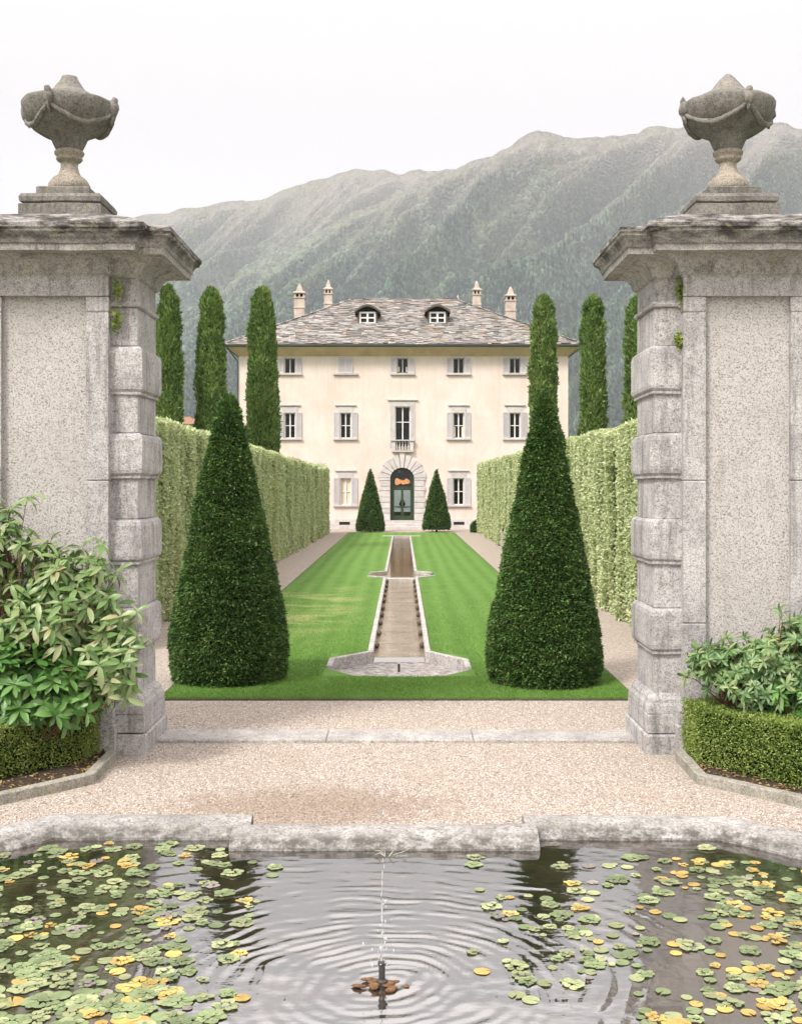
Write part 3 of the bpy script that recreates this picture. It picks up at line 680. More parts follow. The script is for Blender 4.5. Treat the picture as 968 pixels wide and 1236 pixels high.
# ------------------------------------------------------------------ urns
def urn(sg):
    cx = C0 + sg * 3.385 + (-.005 if sg < 0 else .055); cy = 12.03
    root = empty('stone_urn', (cx, cy, 5.4), 'weathered stone urn with swags and ' + ('a blunt flat-topped knob, against plain sky' if sg < 0 else 'a pointed knob, against the mountain'), 'urn', 'stone urns')
    k = MB(); k.stack(cx - .40, cx + .40, cy - .33, cy + .33, [(.018, 5.36), (.02, 5.545), (.005, 5.552)], step=.1); k.stack(cx - .40, cx + .40, cy - .33, cy + .33, [(-.02, 5.552), (.012, 5.575), (.016, 5.62), (-.005, 5.655), (-.05, 5.662)], step=.1)
    k.stack(cx - .27, cx + .27, cy - .25, cy + .25, [(0, 5.66), (.004, 5.735), (-.02, 5.75)], step=.1)
    k.rough(.012, 4, 2); k.build('pedestal', M['urn'], root)
    s_ = 1 / 116.4; zz = lambda y: EYE + (HY - y) * s_
    foot = [(25, 233), (25, 224), (23, 220), (20, 216), (14, 212), (11.5, 207), (10.3, 201), (10.5, 196), (14, 194.5), (16, 192), (14.5, 189), (17, 187), (18, 184), (15.5, 181.5)]
    k = MB(); k.lathe(cx, cy, [(r * s_, zz(y)) for r, y in foot], 28); k.rough(.005, 7, 3); k.build('foot', M['urnfoot'], root, smooth=True)
    bowl = [(12, 184), (15, 182), (17, 178), (20, 171), (22, 166), (25, 163.5), (33, 160), (42, 155), (49, 148.5), (53, 141), (55.5, 133), (56, 128), (54.5, 125.5), (51, 124.5), (46, 124.3), (38, 123.5)]
    fl = lambda a, z: 1 + (.045 * (abs(math.sin(a * 7)) - .5) if z < zz(160) else 0)
    k = MB(); k.lathe(cx, cy, [(r * s_, zz(y)) for r, y in bowl], 56, fl); k.rough(.008, 6, 4); k.build('bowl', M['urn'], root, smooth=True)
    zt = lambda r, y: EYE + (HY - y) / F * (cy - r * s_)
    lid = [(37, 108.5), (37, 106.5), (34, 105.5), (24, 104), (20, 102.5), (16, 99), (12, 95), (9.5, 92), (9, 89.5), (5, 88.8)] if sg < 0 else [(38, 109), (38, 106.5), (34, 105), (24, 103.5), (20, 102), (16.5, 98.5), (12, 94.5), (7.5, 91), (3, 88.5)]
    lid = [(r, y - (0)) for r, y in lid]
    lid = [(lid[0][0], None)] + lid
    k = MB(); k.lathe(cx, cy, [(r * s_, zz(124.5) if y is None else zt(r, y)) for r, y in lid], 28); k.rough(.012, 9, 5 + sg); k.build('lid', M['urn'], root, smooth=True)
    # swags: four ropes hanging between four bosses
    k = MB(); rot = math.radians(-90 - 9 * -sg)
    def rad(y):
        for (r0, y0), (r1, y1) in zip(bowl[:-1], bowl[1:]):
            if y1 <= y <= y0: return r0 + (r1 - r0) * (y0 - y) / max(1e-6, y0 - y1)
        return 40
    for q in range(4):
        pts = []
        for i in range(15):
            t = i / 14; a = rot + (q + t) * math.pi / 2; y = 139 + 17 * (1 - (2 * t - 1) ** 2) ** .8; r = (rad(y) + 1.5) * s_; pts.append((cx + r * math.cos(a), cy + r * math.sin(a), zz(y)))
        k.tube(pts, [(.020 + .016 * math.sin(math.pi * i / 14)) for i in range(15)], 8)
    k.rough(.008, 22, 7); k.build('swag', M['urn'], root, smooth=True)
    for q in range(4):
        a = rot + q * math.pi / 2; r = 55 * s_
        k = MB(); k.ell((cx + r * math.cos(a), cy + r * math.sin(a), zz(134)), (.06, .06, .085), 9, 6); k.ell((cx + (r + .02) * math.cos(a), cy + (r + .02) * math.sin(a), zz(126)), (.032, .032, .045), 8, 5)
        k.tube([(cx + (r + .015) * math.cos(a), cy + (r + .015) * math.sin(a), zz(139)), (cx + (r - .03) * math.cos(a), cy + (r - .03) * math.sin(a), zz(152))], [.026, .012], 7)
        k.rough(.028, 16, q); k.build('mask', M['urn'], root, smooth=True)
urn(-1); urn(1)
# ------------------------------------------------------------------ planting beds
def bed(sg):
    def T(p): return (C0 + sg * p[0], p[1])
    path = [T(p) for p in [(2.90, 11.62), (2.79, 11.35), (2.77, 10.5), (3.44, 9.72), (5.2, 8.0)]]
    k = MB(); k.sweep(path, [(-.05, -.03), (-.05, .085), (-.042, .093), (.042, .093), (.05, .085), (.05, -.03)], step=.2); k.rough(.007, 4, 3)
    tag(k.build('bed_kerb', M['kerbs']), 'low mossy stone kerb edging the planting bed ' + ('under the tall shrub' if sg < 0 else 'under the squat rhododendron'), 'kerb', 'bed kerbs')
    poly = [T(p) for p in [(2.84, 11.62), (2.80, 11.3), (2.80, 10.55), (3.46, 9.8), (5.2, 8.05), (7.5, 8.05), (7.5, 11.9), (2.84, 11.9)]]
    me = polysheet('soil', [poly], .045, M['soil'])
bed(-1); bed(1)
M['litter'] = leafmat('fallen_leaves', [(.10, .06, .03), (.22, .14, .06), (.34, .24, .10), (.16, .17, .06)], 3, .1, .7, .2)
for sg in (-1, 1):
    n = 420; t = rng.random(n); X_ = np.where(t < .3, 2.84 + 0 * t, 2.84 + (t - .3) / .7 * 2.2); Y_ = np.where(t < .3, 11.5 - t / .3 * .9, 10.55 - (t - .3) / .7 * 2.3) ; q_ = rng.uniform(0.04, .5, n) ** 1.3
    P_ = np.stack([C0 + sg * (X_ + q_ * .6), Y_ + q_ * .75, np.full(n, .052)], 1); D_ = np.stack([rng.normal(size=n), rng.normal(size=n), rng.uniform(-.05, .25, n)], 1)
    co, tr = leaves(P_, D_, norm(np.array([0, 0, 1.0]) + rnd(n) * .25), rng.uniform(.03, .065, n), .024, .2)
    tag(link('leaf_litter', fastmesh('leaf_litter', co, tr, None, [M['litter']])), 'brown fallen leaves lying on the soil of the bed', 'leaf litter', kind='stuff')
def surface_leaves(P, Nrm, L, W, up=0.3, jit=.8):
    n = len(P); D_ = norm(Nrm * .75 + rnd(n) * jit * .6 + np.array([0, 0, up])); return leaves(P, D_, norm(Nrm + rnd(n) * .7), L, W)
def ribbon_hedge(name, path, width, z0, z1, n, L, W, mat, label, cat, coremat, amp=.03, group=None):
    pts = np.array(path); seg = np.diff(pts, axis=0); ln = np.hypot(seg[:, 0], seg[:, 1]); tot = ln.sum()
    root = empty(name, (pts[0][0], pts[0][1], z0), label, cat, group)
    def on(t):
        i = np.clip(np.searchsorted(np.cumsum(ln), t), 0, len(ln) - 1); f = (t - (np.cumsum(ln) - ln)[i]) / ln[i]
        p = pts[i] + seg[i] * f[:, None]; d = seg[i] / ln[i][:, None]; return p, np.stack([-d[:, 1], d[:, 0]], 1)
    H = z1 - z0; A = [tot * H, tot * H, tot * width]; kk = rng.choice(3, n, p=np.array(A) / sum(A)); t = rng.uniform(0, tot, n); p, nl = on(t)
    u = rng.random(n); off = np.where(kk == 0, 0, np.where(kk == 1, 1, u)) * width; z = np.where(kk == 2, z1, z0 + u * H)
    P = np.stack([p[:, 0] + nl[:, 0] * off, p[:, 1] + nl[:, 1] * off, z], 1)
    Nn = np.where((kk == 0)[:, None], np.stack([-nl[:, 0], -nl[:, 1], 0 * u], 1), np.where((kk == 1)[:, None], np.stack([nl[:, 0], nl[:, 1], 0 * u], 1), [0, 0, 1.0]))
    P = P + Nn * (amp * fbm(P * 7, 3, 3) - rng.random(n) ** 2 * .05)[:, None]
    co, tr = surface_leaves(P, Nn, rng.uniform(.7, 1.3, n) * L, W)
    c = MB(); c.sweep(path, [(.05, z0), (.05, z1 - .05), (width - .05, z1 - .05), (width - .05, z0)], step=.3)
    foliage_obj('foliage', co, tr, mat, root, (c.v, c.f), coremat); return root
ribbon_hedge('box_hedge', [(C0 - 2.93, 11.5), (C0 - 3.0, 11.1), (C0 - 3.62, 10.35), (C0 - 5.2, 8.75)][::-1], .45, .05, .52, 46000, .024, .014, M['boxl'], 'low pale-green clipped box hedge below the tall drooping shrub', 'box hedge', M['core_dark'])
ribbon_hedge('box_hedge', [(C0 + 2.84, 11.5), (C0 + 2.88, 11.02), (C0 + 3.5, 10.2), (C0 + 5.2, 8.6)], .45, .05, .59, 52000, .024, .014, M['box'], 'low deep-green clipped box hedge below the squat rhododendron', 'box hedge', M['core_dark'])
# ------------------------------------------------------------------ shrubs
def shrub(name, base, centres, nw, L, W, droop, mat, label, cat, nl=8, tilt=.35, stem='redstem', inner=None):
    """whorled broad leaves at the tips of curved twigs; centres = list of (centre, radii, weight)"""
    root = empty(name, (base[0], base[1], .045), label, cat)
    P = []; Dn = []; st = MB(); bx = Vector((base[0], base[1], .05))
    wts = np.array([c[2] for c in centres], float); wts /= wts.sum()
    tips = []
    for i in range(nw):
        c, r, _ = centres[rng.choice(len(centres), p=wts)]
        d = rng.normal(size=3); d /= np.linalg.norm(d); q = rng.choice([rng.uniform(.55, 1.0), rng.uniform(.1, .6), rng.uniform(1.0, 1.38)], p=[.66, .22, .12])
        tip = np.array(c) + d * np.array(r) * q
        if tip[2] < .18: continue
        out = (tip - np.array([base[0], base[1], c[2] - r[2] * .8])); out /= np.linalg.norm(out)
        ax = out * .55 + d * .35 + np.array([0, -.15, .45]); ax /= np.linalg.norm(ax); tips.append((tip, ax))
    limbs = [(bx + Vector((random.uniform(-.25, .25), random.uniform(-.12, .12), 0))) for _ in range(7)]
    for tip, ax in tips:
        tv = Vector(tip); b0 = min(limbs, key=lambda l: (l - tv).length + random.uniform(0, .4)); mid = b0.lerp(tv, .55) + Vector((random.gauss(0, .05), random.gauss(0, .05), .06)); a2 = tv - Vector(ax) * .12
        st.tube([b0, b0.lerp(mid, .5) + Vector((0, 0, -.02)), mid, a2, tv], [.010, .008, .006, .004, .003], 4)
        t1 = np.cross(ax, [0.3, .2, 1.0]); t1 /= np.linalg.norm(t1); t2 = np.cross(ax, t1); k = max(4, int(rng.normal(nl, 1.5)))
        a0 = rng.uniform(0, 6.28)
        for m_ in range(k):
            a = a0 + 2 * math.pi * m_ / k + rng.normal(0, .18); ra = t1 * math.cos(a) + t2 * math.sin(a); dr = ra + ax * rng.normal(tilt, .18)
            P.append((tip - ax * rng.uniform(0, .03), dr, ax))
        if rng.random() < .6: P.append((tip, ax + rnd(1)[0] * .3, t1))
    p = np.array([x[0] for x in P]); d = np.array([x[1] for x in P]); a = np.array([x[2] for x in P]); n = len(p)
    Ls = rng.uniform(.65, 1.2, n) * L
    co, tr = bigleaves(p, d, -norm(a) * -1 + rnd(n) * .15, Ls, Ls * W / L, rng.uniform(.5, 1.5, n) * droop)
    link('foliage', fastmesh('foliage', co, tr, None, [mat], None, True), root); st.build('stems', M[stem], root, fix=False)
    return root
shrub('tall_shrub', (-3.75, 11.2), [((-4.0, 11.05, 2.12), (.46, .34, .64), 1.2), ((-3.35, 11.1, 1.65), (.50, .32, .62), 1.2), ((-2.95, 11.1, 1.55), (.30, .26, .60), .6), ((-2.74, 10.95, 1.05), (.30, .20, .42), .55), ((-4.5, 11.0, 1.8), (.5, .33, .7), .6), ((-3.6, 10.9, 1.25), (.6, .3, .4), .7)],
      520, .150, .052, .65, M['olive'], 'tall shrub with drooping olive leaves and reddish stems beside the banded pier', 'shrub', 7, .10)
shrub('rhododendron', (-3.65, 11.05), [((-3.72, 10.75, .90), (.42, .26, .36), 1), ((-3.25, 10.9, .80), (.40, .24, .34), 1), ((-4.2, 10.65, .92), (.45, .28, .42), .8), ((-2.98, 11.05, .78), (.18, .18, .24), .3), ((-3.5, 10.7, .62), (.5, .14, .10), .35)],
      230, .165, .058, .22, M['bright'], 'glossy bright-green rhododendron at the foot of the tall drooping shrub', 'rhododendron', 8, .3)
shrub('rhododendron', (3.75, 11.2), [((3.35, 11.0, 1.0), (.38, .3, .24), 1), ((3.8, 10.9, 1.10), (.48, .36, .40), 1.5), ((2.98, 11.15, .98), (.24, .2, .17), .5), ((4.3, 10.8, 1.0), (.5, .38, .44), 1), ((3.45, 10.85, .80), (.55, .25, .2), .9)],
      900, .10, .031, .3, M['rhodo'], 'squat rhododendron with pale new shoots behind the deep-green box hedge', 'rhododendron', 9, .35)
shrub('rhododendron', (3.95, 10.85), [((3.72, 10.62, .74), (.36, .2, .20), 1), ((4.1, 10.5, .78), (.35, .22, .25), .9)],
      80, .135, .034, .25, M['bright'], 'dark-green narrow-leaved young rhododendron poking over the box hedge', 'rhododendron', 9, .25)
def weed(px, py, D, h, label):
    x, z = gx(px, D), gz(py, D); root = empty('wall_weed', (x, D, z), label, 'wall plant'); n = 90
    d = norm(rnd(n) + np.array([0, -1.0, .1])); P = np.array([x, D, z]) + rnd(n) * np.array([.022, .02, h * .5]); co, tr = bigleaves(P, d, rnd(n), rng.uniform(.03, .05, n), .026, .4)
    link('foliage', fastmesh('foliage', co, tr, None, [M['boxl']], None, True), root)
    k = MB(); k.tube([(x, D + .05, z - h * .5), (x, D, z), (x, D, z + h * .5)], .004, 4); k.build('stem', M['bark'], root, fix=False)
weed(142, 350, 11.66, .13, 'fern tuft in the crevice just under the cornice above the tall shrub')
weed(141, 387, 11.66, .10, 'small leafy weed lower in the crevice above the tall shrub')
weed(821, 352, 11.66, .12, 'thin creeping weed under the cornice on the side of the pointed urn')
weed(819, 412, 11.66, .09, 'bright leafy weed in the joint of the pier against the mountain side')
# ================================================================== clipped yew cones
def cone(cx, cy, z0, z1, prof, rmax, n, L, W, label, group, trunk_h, amp=.02, jag=.02):
    """prof: (height fraction, radius fraction)"""
    root = empty('yew_cone', (cx, cy, 0), label, 'clipped yew', group); H = z1 - z0
    hf = np.array([p[0] for p in prof]); rf = np.array([p[1] for p in prof])
    g = np.linspace(0, 1, 200); w = np.interp(g, hf, rf) + .02; cdf = np.cumsum(w); cdf /= cdf[-1]
    u = np.interp(rng.random(n), cdf, g); a = rng.uniform(0, 2 * math.pi, n); r = np.interp(u, hf, rf) * rmax; z = z0 + u * H
    Pn = np.stack([np.cos(a), np.sin(a), np.full(n, .22)], 1); base = np.stack([cx + r * np.cos(a), cy + r * np.sin(a), z], 1)
    bump = amp * 1.3 * fbm(base * np.array([7, 7, 18]) / (rmax / .8), 2, 5) + amp * .9 * vn(base * 2.2 / (rmax / .8), 8)
    r2 = r + bump - np.abs(rng.normal(0, jag, n)) + (rng.random(n) < .03) * rng.uniform(0, .03, n)
    P = np.stack([cx + r2 * np.cos(a), cy + r2 * np.sin(a), z], 1)
    D_ = Pn * .8 + rnd(n) * .5 + np.array([0, 0, -.05]) + (u > .93)[:, None] * np.array([0, 0, 1.0])
    co, tr = leaves(P, D_, norm(np.array([0, 0, 1.0]) + rnd(n) * .5), rng.uniform(.6, 1.35, n) * L, W)
    # fresh shoots at the tip
    c = MB(); c.lathe(cx, cy, [(max(.01, f * rmax - .035 * rmax / .8), z0 + .02 + h * (H - .05)) for h, f in prof], 32)
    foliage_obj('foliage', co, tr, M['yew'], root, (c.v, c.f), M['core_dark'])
    t = MB(); t.lathe(cx, cy, [(.07, -.02), (.055, z0 + .25)], 10); t.build('trunk', M['bark'], root)
cp = [(0, .90), (.03, .955), (.10, 1.0), (.17, .975), (.32, .85), (.60, .565), (.72, .44), (.86, .275), (.93, .20), (.97, .14), (.99, .07), (1, .02)]
cone(-2.41, 16.05, .04, 3.96, cp, .79, 90000, .050, .024, 'tall clipped yew cone with brown sprigs, at the lawn corner near the drooping shrub', 'tall yew cones', .1, .03, .022)
cp2 = [(0, .93), (.03, .97), (.10, 1.0), (.2, .95), (.35, .79), (.60, .54), (.72, .42), (.86, .265), (.93, .19), (.97, .125), (.99, .06), (1, .02)]
cone(1.935, 15.85, .04, 3.98, cp2, .755, 90000, .050, .024, 'tall clipped yew cone with a feathery top overlapping the cypress directly behind it', 'tall yew cones', .1, .03, .022)
cp3 = [(0, .93), (.04, 1), (.2, .95), (.5, .65), (.8, .30), (.94, .12), (1, .01)]
cone(gx(447, 67.4), 67.4, .06, gz(567, 67.4), cp3, .78, 12000, .10, .05, 'small clipped yew cone by the villa door, beside the window with cream blinds', 'small yew cones', .1, .04, .03)
cone(gx(527, 67.4), 67.4, .14, gz(567, 67.4), cp3, .76, 12000, .10, .05, 'small clipped yew cone by the villa door with its short trunk showing', 'small yew cones', .2, .04, .03)
# ================================================================== tall hornbeam hedges
def hedge(path, width, h0, h1, n, label, gaps, seed):
    (xa, ya), (xb, yb) = path; L_ = math.hypot(xb - xa, yb - ya); root = empty('hedge', (xa, ya, 0), label, 'hedge', 'tall hedges')
    sg = 1 if xa > 0 else -1; dirv = np.array([xb - xa, yb - ya, 0]) / L_; out = np.array([-sg * 1.0, 0, 0])   # out = towards the lawn
    def off(t, z):
        q = np.stack([t * 1.7, z * .35, 0 * t + seed], 1); o = .11 * vn(q, seed) + .10 * np.abs(np.sin(t * math.pi / .62 + .6 * vn(np.stack([t, 0 * t, 0 * t], 1), seed + 2))) + .05 * fbm(np.stack([t * 3.3, z * 3.3, 0 * t], 1), 3, seed + 4)
        for (g, wd, za, zb, dp) in gaps: o = o - dp * np.exp(-((t - g) / wd) ** 2) * (z > za) * (z < zb) * (.55 + .45 * vn(np.stack([t * 4, z * 4, 0 * t], 1), 2))
        return o
    # more leaves where the hedge is near
    k = int(n * .80); t = L_ * rng.random(n) ** 1.35; kind = rng.choice(4, n, p=[.74, .20, .03, .03]); hh = h0 + (h1 - h0) * t / L_ + .05 * vn(np.stack([t * 1.1, 0 * t, 0 * t], 1), seed + 7)
    z = .02 + rng.random(n) * (hh - .02); P = np.zeros((n, 3)); Nn = np.zeros((n, 3)); base = np.array([xa, ya, 0]) + dirv * t[:, None]
    f = kind == 0; P[f] = base[f] + out * off(t, z)[f][:, None]; P[f, 2] = z[f]; Nn[f] = out
    f = kind == 1; u = rng.random(n); P[f] = base[f] - out * (u[f] * width)[:, None]; P[f, 2] = hh[f] + .05 * fbm(base[f] * 3, 3, 2); Nn[f] = [0, 0, 1]
    f = kind == 2; P[f] = np.array([xb, yb, 0]) - out * (u[f] * width)[:, None]; P[f, 2] = z[f]; Nn[f] = [0, 1, 0]; 
    f = kind == 3; P[f] = np.array([xa, ya, 0]) - out * (u[f] * width)[:, None]; P[f, 2] = z[f]; Nn[f] = [0, -1, 0]
    depth = rng.random(n) ** 2 * .09; P = P - Nn * depth[:, None] + Nn * .02
    sz = 1 + .5 * t / L_; D_ = Nn * .55 + rnd(n) * .8 + np.array([0, 0, .15]); co, tr = leaves(P, D_, norm(Nn + rnd(n) * .8), rng.uniform(.6, 1.25, n) * .074 * sz, .048 * sz)
    c = MB(); m = 90; vs = []; fs = []
    for i in range(m + 1):
        tt = L_ * i / m; q = base[0] * 0 + np.array([xa, ya, 0]) + dirv * tt; H = h0 + (h1 - h0) * i / m - .08
        for (zf, side) in [(0, 0), (.25, 0), (.5, 0), (.75, 0), (1, 0), (1, 1), (0, 1)]:
            o = float(off(np.array([tt]), np.array([zf * H]))[0]) - .10 if side == 0 else -width + .08
            p = q + out * o; vs.append((p[0], p[1], zf * H))
    for i in range(m):
        for k_ in range(7): j = (k_ + 1) % 7; fs.append((i * 7 + k_, i * 7 + j, (i + 1) * 7 + j, (i + 1) * 7 + k_))
    fs.append(tuple(range(7))); fs.append(tuple(m * 7 + i for i in range(7))[::-1]); c.add(vs, fs)
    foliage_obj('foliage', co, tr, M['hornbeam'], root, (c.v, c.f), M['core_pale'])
    s_ = MB()
    for tt in np.arange(.6, L_, 1.24):
        p = np.array([xa, ya, 0]) + dirv * tt - out * .25; s_.tube([(p[0], p[1], -.02), (p[0], p[1], 2.6)], [.05, .03], 6)
    s_.build('stems', M['bark'], root, fix=False)
hedge([(-4.78, 18.5), (-4.27, 65.2)], 1.3, 4.0, 3.58, 300000, 'long pale-green clipped hedge with an unbroken even face', [(46, .5, -1, 1.3, .10)], 3)
hedge([(4.44, 18.5), (4.46, 66.5)], 1.3, 3.88, 3.92, 300000, 'long pale-green clipped hedge with dark gaps in its face', [(5.6, .20, .3, 3.1, .7), (7.9, .14, .8, 2.7, .45), (36, .3, 1.2, 3.0, .4), (42.5, .35, .9, 2.7, .35), (31, .3, 0, 2, .3)], 11)
# ================================================================== cypresses
def cypress(px0, px1, ptop, D, label, jag=1.0, n=27000):
    x = gx((px0 + px1) / 2, D); r = (px1 - px0) / 2 / F * D; z1 = gz(ptop, D); root = empty('cypress', (x, D, 0), label, 'cypress', 'columnar cypresses')
    prof = [(0, .55), (.04, .85), (.15, 1.02), (.45, 1.0), (.70, .92), (.86, .80), (.95, .62), (.985, .35), (1, .06)]
    hf = np.array([p[0] for p in prof]); rf = np.array([p[1] for p in prof]); u = rng.random(n); a = rng.uniform(0, 2 * math.pi, n); z = .35 + u * (z1 - .35); R0 = np.interp(u, hf, rf) * r
    b_ = np.stack([x + R0 * np.cos(a), D + R0 * np.sin(a), z], 1)
    R1 = R0 * (1 + .10 * jag * vn(b_ * np.array([2.6, 2.6, 1.1]), int(px0))) + .16 * fbm(b_ * np.array([6, 6, 2.6]), 2, 4) - rng.random(n) ** 2 * .14
    P = np.stack([x + R1 * np.cos(a), D + R1 * np.sin(a), z], 1); out = np.stack([np.cos(a), np.sin(a), 0 * a], 1)
    D_ = out * .42 + rnd(n) * .28 + np.array([0, 0, .75]); co, tr = leaves(P, D_, norm(out + rnd(n) * .5), rng.uniform(.6, 1.4, n) * .15, .062)
    c = MB(); c.lathe(x, D, [(max(.02, f * r - .13), .4 + h * (z1 - .75)) for h, f in prof], 20)
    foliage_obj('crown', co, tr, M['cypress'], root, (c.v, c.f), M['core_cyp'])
    t = MB(); t.lathe(x, D, [(.16, -.02), (.12, .8)], 10); t.build('trunk', M['bark'], root)
cypress(188, 219, 346, 44, 'tall columnar cypress half hidden behind the pier with the blunt-knobbed urn')
cypress(237, 272, 349, 45, 'tall columnar cypress between villa and banded pier, directly left of the brown-sprigged yew tip')
cypress(299, 335, 348, 48, 'tall columnar cypress in front of the villa eaves, by the brown-sprigged yew', n=30000)
cypress(640, 672, 358, 48, 'tall columnar cypress rising directly behind the feathery yew cone')
cypress(701, 730, 358, 45, 'tall columnar cypress standing clear between the villa and the gapped hedge\'s pier')
cypress(754, 784, 359, 44, 'tall columnar cypress half hidden behind the pier with the pointed-knob urn')
def bush(x, y, r, h, label, mat, name='bush', n=5000, L=.12, core='core_dark'):
    root = empty(name, (x, y, 0), label, 'bush'); d = norm(rnd(n)); d[:, 2] = np.abs(d[:, 2]); s_ = 1 + .18 * fbm(d * 2.5 + x, 3, 2)
    P = np.array([x, y, h * .35]) + d * np.array([r, r, h * .65]) * (s_ * rng.uniform(.85, 1.02, n))[:, None]; P[:, 2] = np.maximum(P[:, 2] - rng.random(n) * .35 * h * (d[:, 2] < .3), .02)
    co, tr = leaves(P, d + rnd(n) * .5, norm(d + rnd(n) * .5), rng.uniform(.6, 1.3, n) * L, L * .5); c = MB(); c.lathe(x, y, [(r * .6, 0), (r * .85, h * .35), (r * .6, h * .75), (r * .15, h * .9)], 14)
    foliage_obj('foliage', co, tr, M[mat], root, (c.v, c.f), M[core]); return root
bush(gx(577, 66), 66.6, .34, .62, 'small dark round bush at the villa end of the gapped hedge', 'yew')
bush(6.6, 42, 1.0, 4.35, 'pale bushy shrub rising just above the hedge between two cypresses', 'hornbeam', n=9000, core='core_pale')
p = MB(); px, py = gx(607.5, 49), 49; p.stack(px - .07, px + .07, py - .07, py + .07, [(.02, 0), (.02, .06), (0, .08), (0, .70), (.02, .72), (.02, .76)])
post = empty('garden_post', (px, py, 0), 'short pale stone post with a dark cap at the foot of the gapped hedge', 'garden post'); p.build('shaft', M['channel'], post)
p = MB(); p.lathe(px, py, [(.05, .765), (.065, .80), (.065, .85), (.03, .90)], 10); p.build('cap', M['nozzle'], post)
# ================================================================== villa
VD = 72.0
fx = lambda px: gx(px, VD); fz = lambda py: gz(py, VD)
vx0, vx1 = fx(288.3), fx(685.7); vc = (vx0 + vx1) / 2; WT = fz(429.5); VB = VD + 13.7
villa = empty('villa', (vc, VD, 0), 'three-storey cream villa with hipped stone-slate roof at the end of the lawn', 'villa')
# openings (x0, x1, z0, z1)
wins = []
for c in (350, 417.2, 486, 553.5, 621.5): wins.append(('top', c, 6.6, 432, 450.5))
for c in (350, 417.2, 553.5, 621.5): wins.append(('mid', c, 6.6, 498, 529))
wins.append(('balcony', 486, 9.2, 490.5, 540))
for c in (350, 417.2, 553.5, 621.5): wins.append(('low', c, 6.6, 577, 609.5))
ops = [(fx(c - w_), fx(c + w_), fz(b), fz(t)) for k, c, w_, t, b in wins]
vents = [(c0, c1) for c0, c1 in ((409.5, 422.5), (547.5, 560.5))]
ops += [(fx(a), fx(b), fz(633.6), fz(630)) for a, b in vents]
DX0, DX1, DZ0, DZT = fx(471), fx(500), fz(628.2), fz(564.5); dr = (DX1 - DX0) / 2; dc = (DX0 + DX1) / 2; DZS = DZT - dr
ops.append((DX0, DX1, DZ0, DZT))
def wall_grid(ops, x0, x1, z0, z1, y, dep):
    xs = sorted({x0, x1, *[o[0] for o in ops], *[o[1] for o in ops]}); zs = sorted({z0, z1, *[o[2] for o in ops], *[o[3] for o in ops]}); m = MB()
    idx = {}; vs = []; fs = []
    def v(x, z, yy=y):
        k = (round(x, 5), round(z, 5), yy)
        if k not in idx: idx[k] = len(vs); vs.append((x, yy, z))
        return idx[k]
    for a, b in zip(xs[:-1], xs[1:]):
        for c, d in zip(zs[:-1], zs[1:]):
            mx, mz = (a + b) / 2, (c + d) / 2
            if any(o[0] < mx < o[1] and o[2] < mz < o[3] for o in ops): continue
            fs.append((v(a, c), v(b, c), v(b, d), v(a, d)))
    for a, b, c, d in ops:
        fs += [(v(a, c), v(a, d), v(a, d, y + dep), v(a, c, y + dep)), (v(b, d), v(b, c), v(b, c, y + dep), v(b, d, y + dep)), (v(a, d), v(b, d), v(b, d, y + dep), v(a, d, y + dep)), (v(b, c), v(a, c), v(a, c, y + dep), v(b, c, y + dep))]
    m.add(vs, fs); return m
w_ = wall_grid(ops, vx0, vx1, -.02, WT, VD, .32)
w_.add([(vx0, VD, -.02), (vx0, VD, WT), (vx0, VB, WT), (vx0, VB, -.02)], [(0, 1, 2, 3)]); w_.add([(vx1, VD, -.02), (vx1, VD, WT), (vx1, VB, WT), (vx1, VB, -.02)], [(3, 2, 1, 0)])
rw = (dc - .60, dc + .60, .75, 2.5)
for a, b, c, d in [(vx0, rw[0], -.02, WT), (rw[1], vx1, -.02, WT), (rw[0], rw[1], -.02, rw[2]), (rw[0], rw[1], rw[3], WT)]: w_.add([(a, VB, c), (b, VB, c), (b, VB, d), (a, VB, d)], [(3, 2, 1, 0)])
w_.build('wall', M['plaster'], villa, fix=False)
# inner hall seen through the glazed door
hl = MB(); hx0, hx1 = dc - 1.7, dc + 1.7
hl.add([(hx0, VD + .33, .5), (hx1, VD + .33, .5), (hx1, VB - .3, .5), (hx0, VB - .3, .5), (hx0, VD + .33, 4.4), (hx1, VD + .33, 4.4), (hx1, VB - .3, 4.4), (hx0, VB - .3, 4.4)], [(0, 1, 2, 3), (7, 6, 5, 4), (0, 3, 7, 4), (1, 5, 6, 2)])
for a, b, c, d in [(hx0, rw[0], .5, 4.4), (rw[1], hx1, .5, 4.4), (rw[0], rw[1], .5, rw[2]), (rw[0], rw[1], rw[3], 4.4)]: hl.add([(a, VB - .3, c), (b, VB - .3, c), (b, VB - .3, d), (a, VB - .3, d)], [(3, 2, 1, 0)])
for a, b, c, d in [(hx0, DX0 - .01, .5, 4.4), (DX1 + .01, hx1, .5, 4.4), (DX0 - .01, DX1 + .01, DZT + .01, 4.4)]: hl.add([(a, VD + .33, c), (b, VD + .33, c), (b, VD + .33, d), (a, VD + .33, d)], [(0, 1, 2, 3)])
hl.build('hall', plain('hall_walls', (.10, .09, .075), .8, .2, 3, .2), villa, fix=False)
back = MB(); back.box(rw[0], rw[1], VB - .12, VB - .08, rw[2], rw[3]); back.build('rear_window', M['clear'], villa)
mn = MB(); mn.box(dc - .03, dc + .03, VB - .14, VB - .121, rw[2], rw[3]); mn.build('rear_mullion', M['doorpaint'], villa)
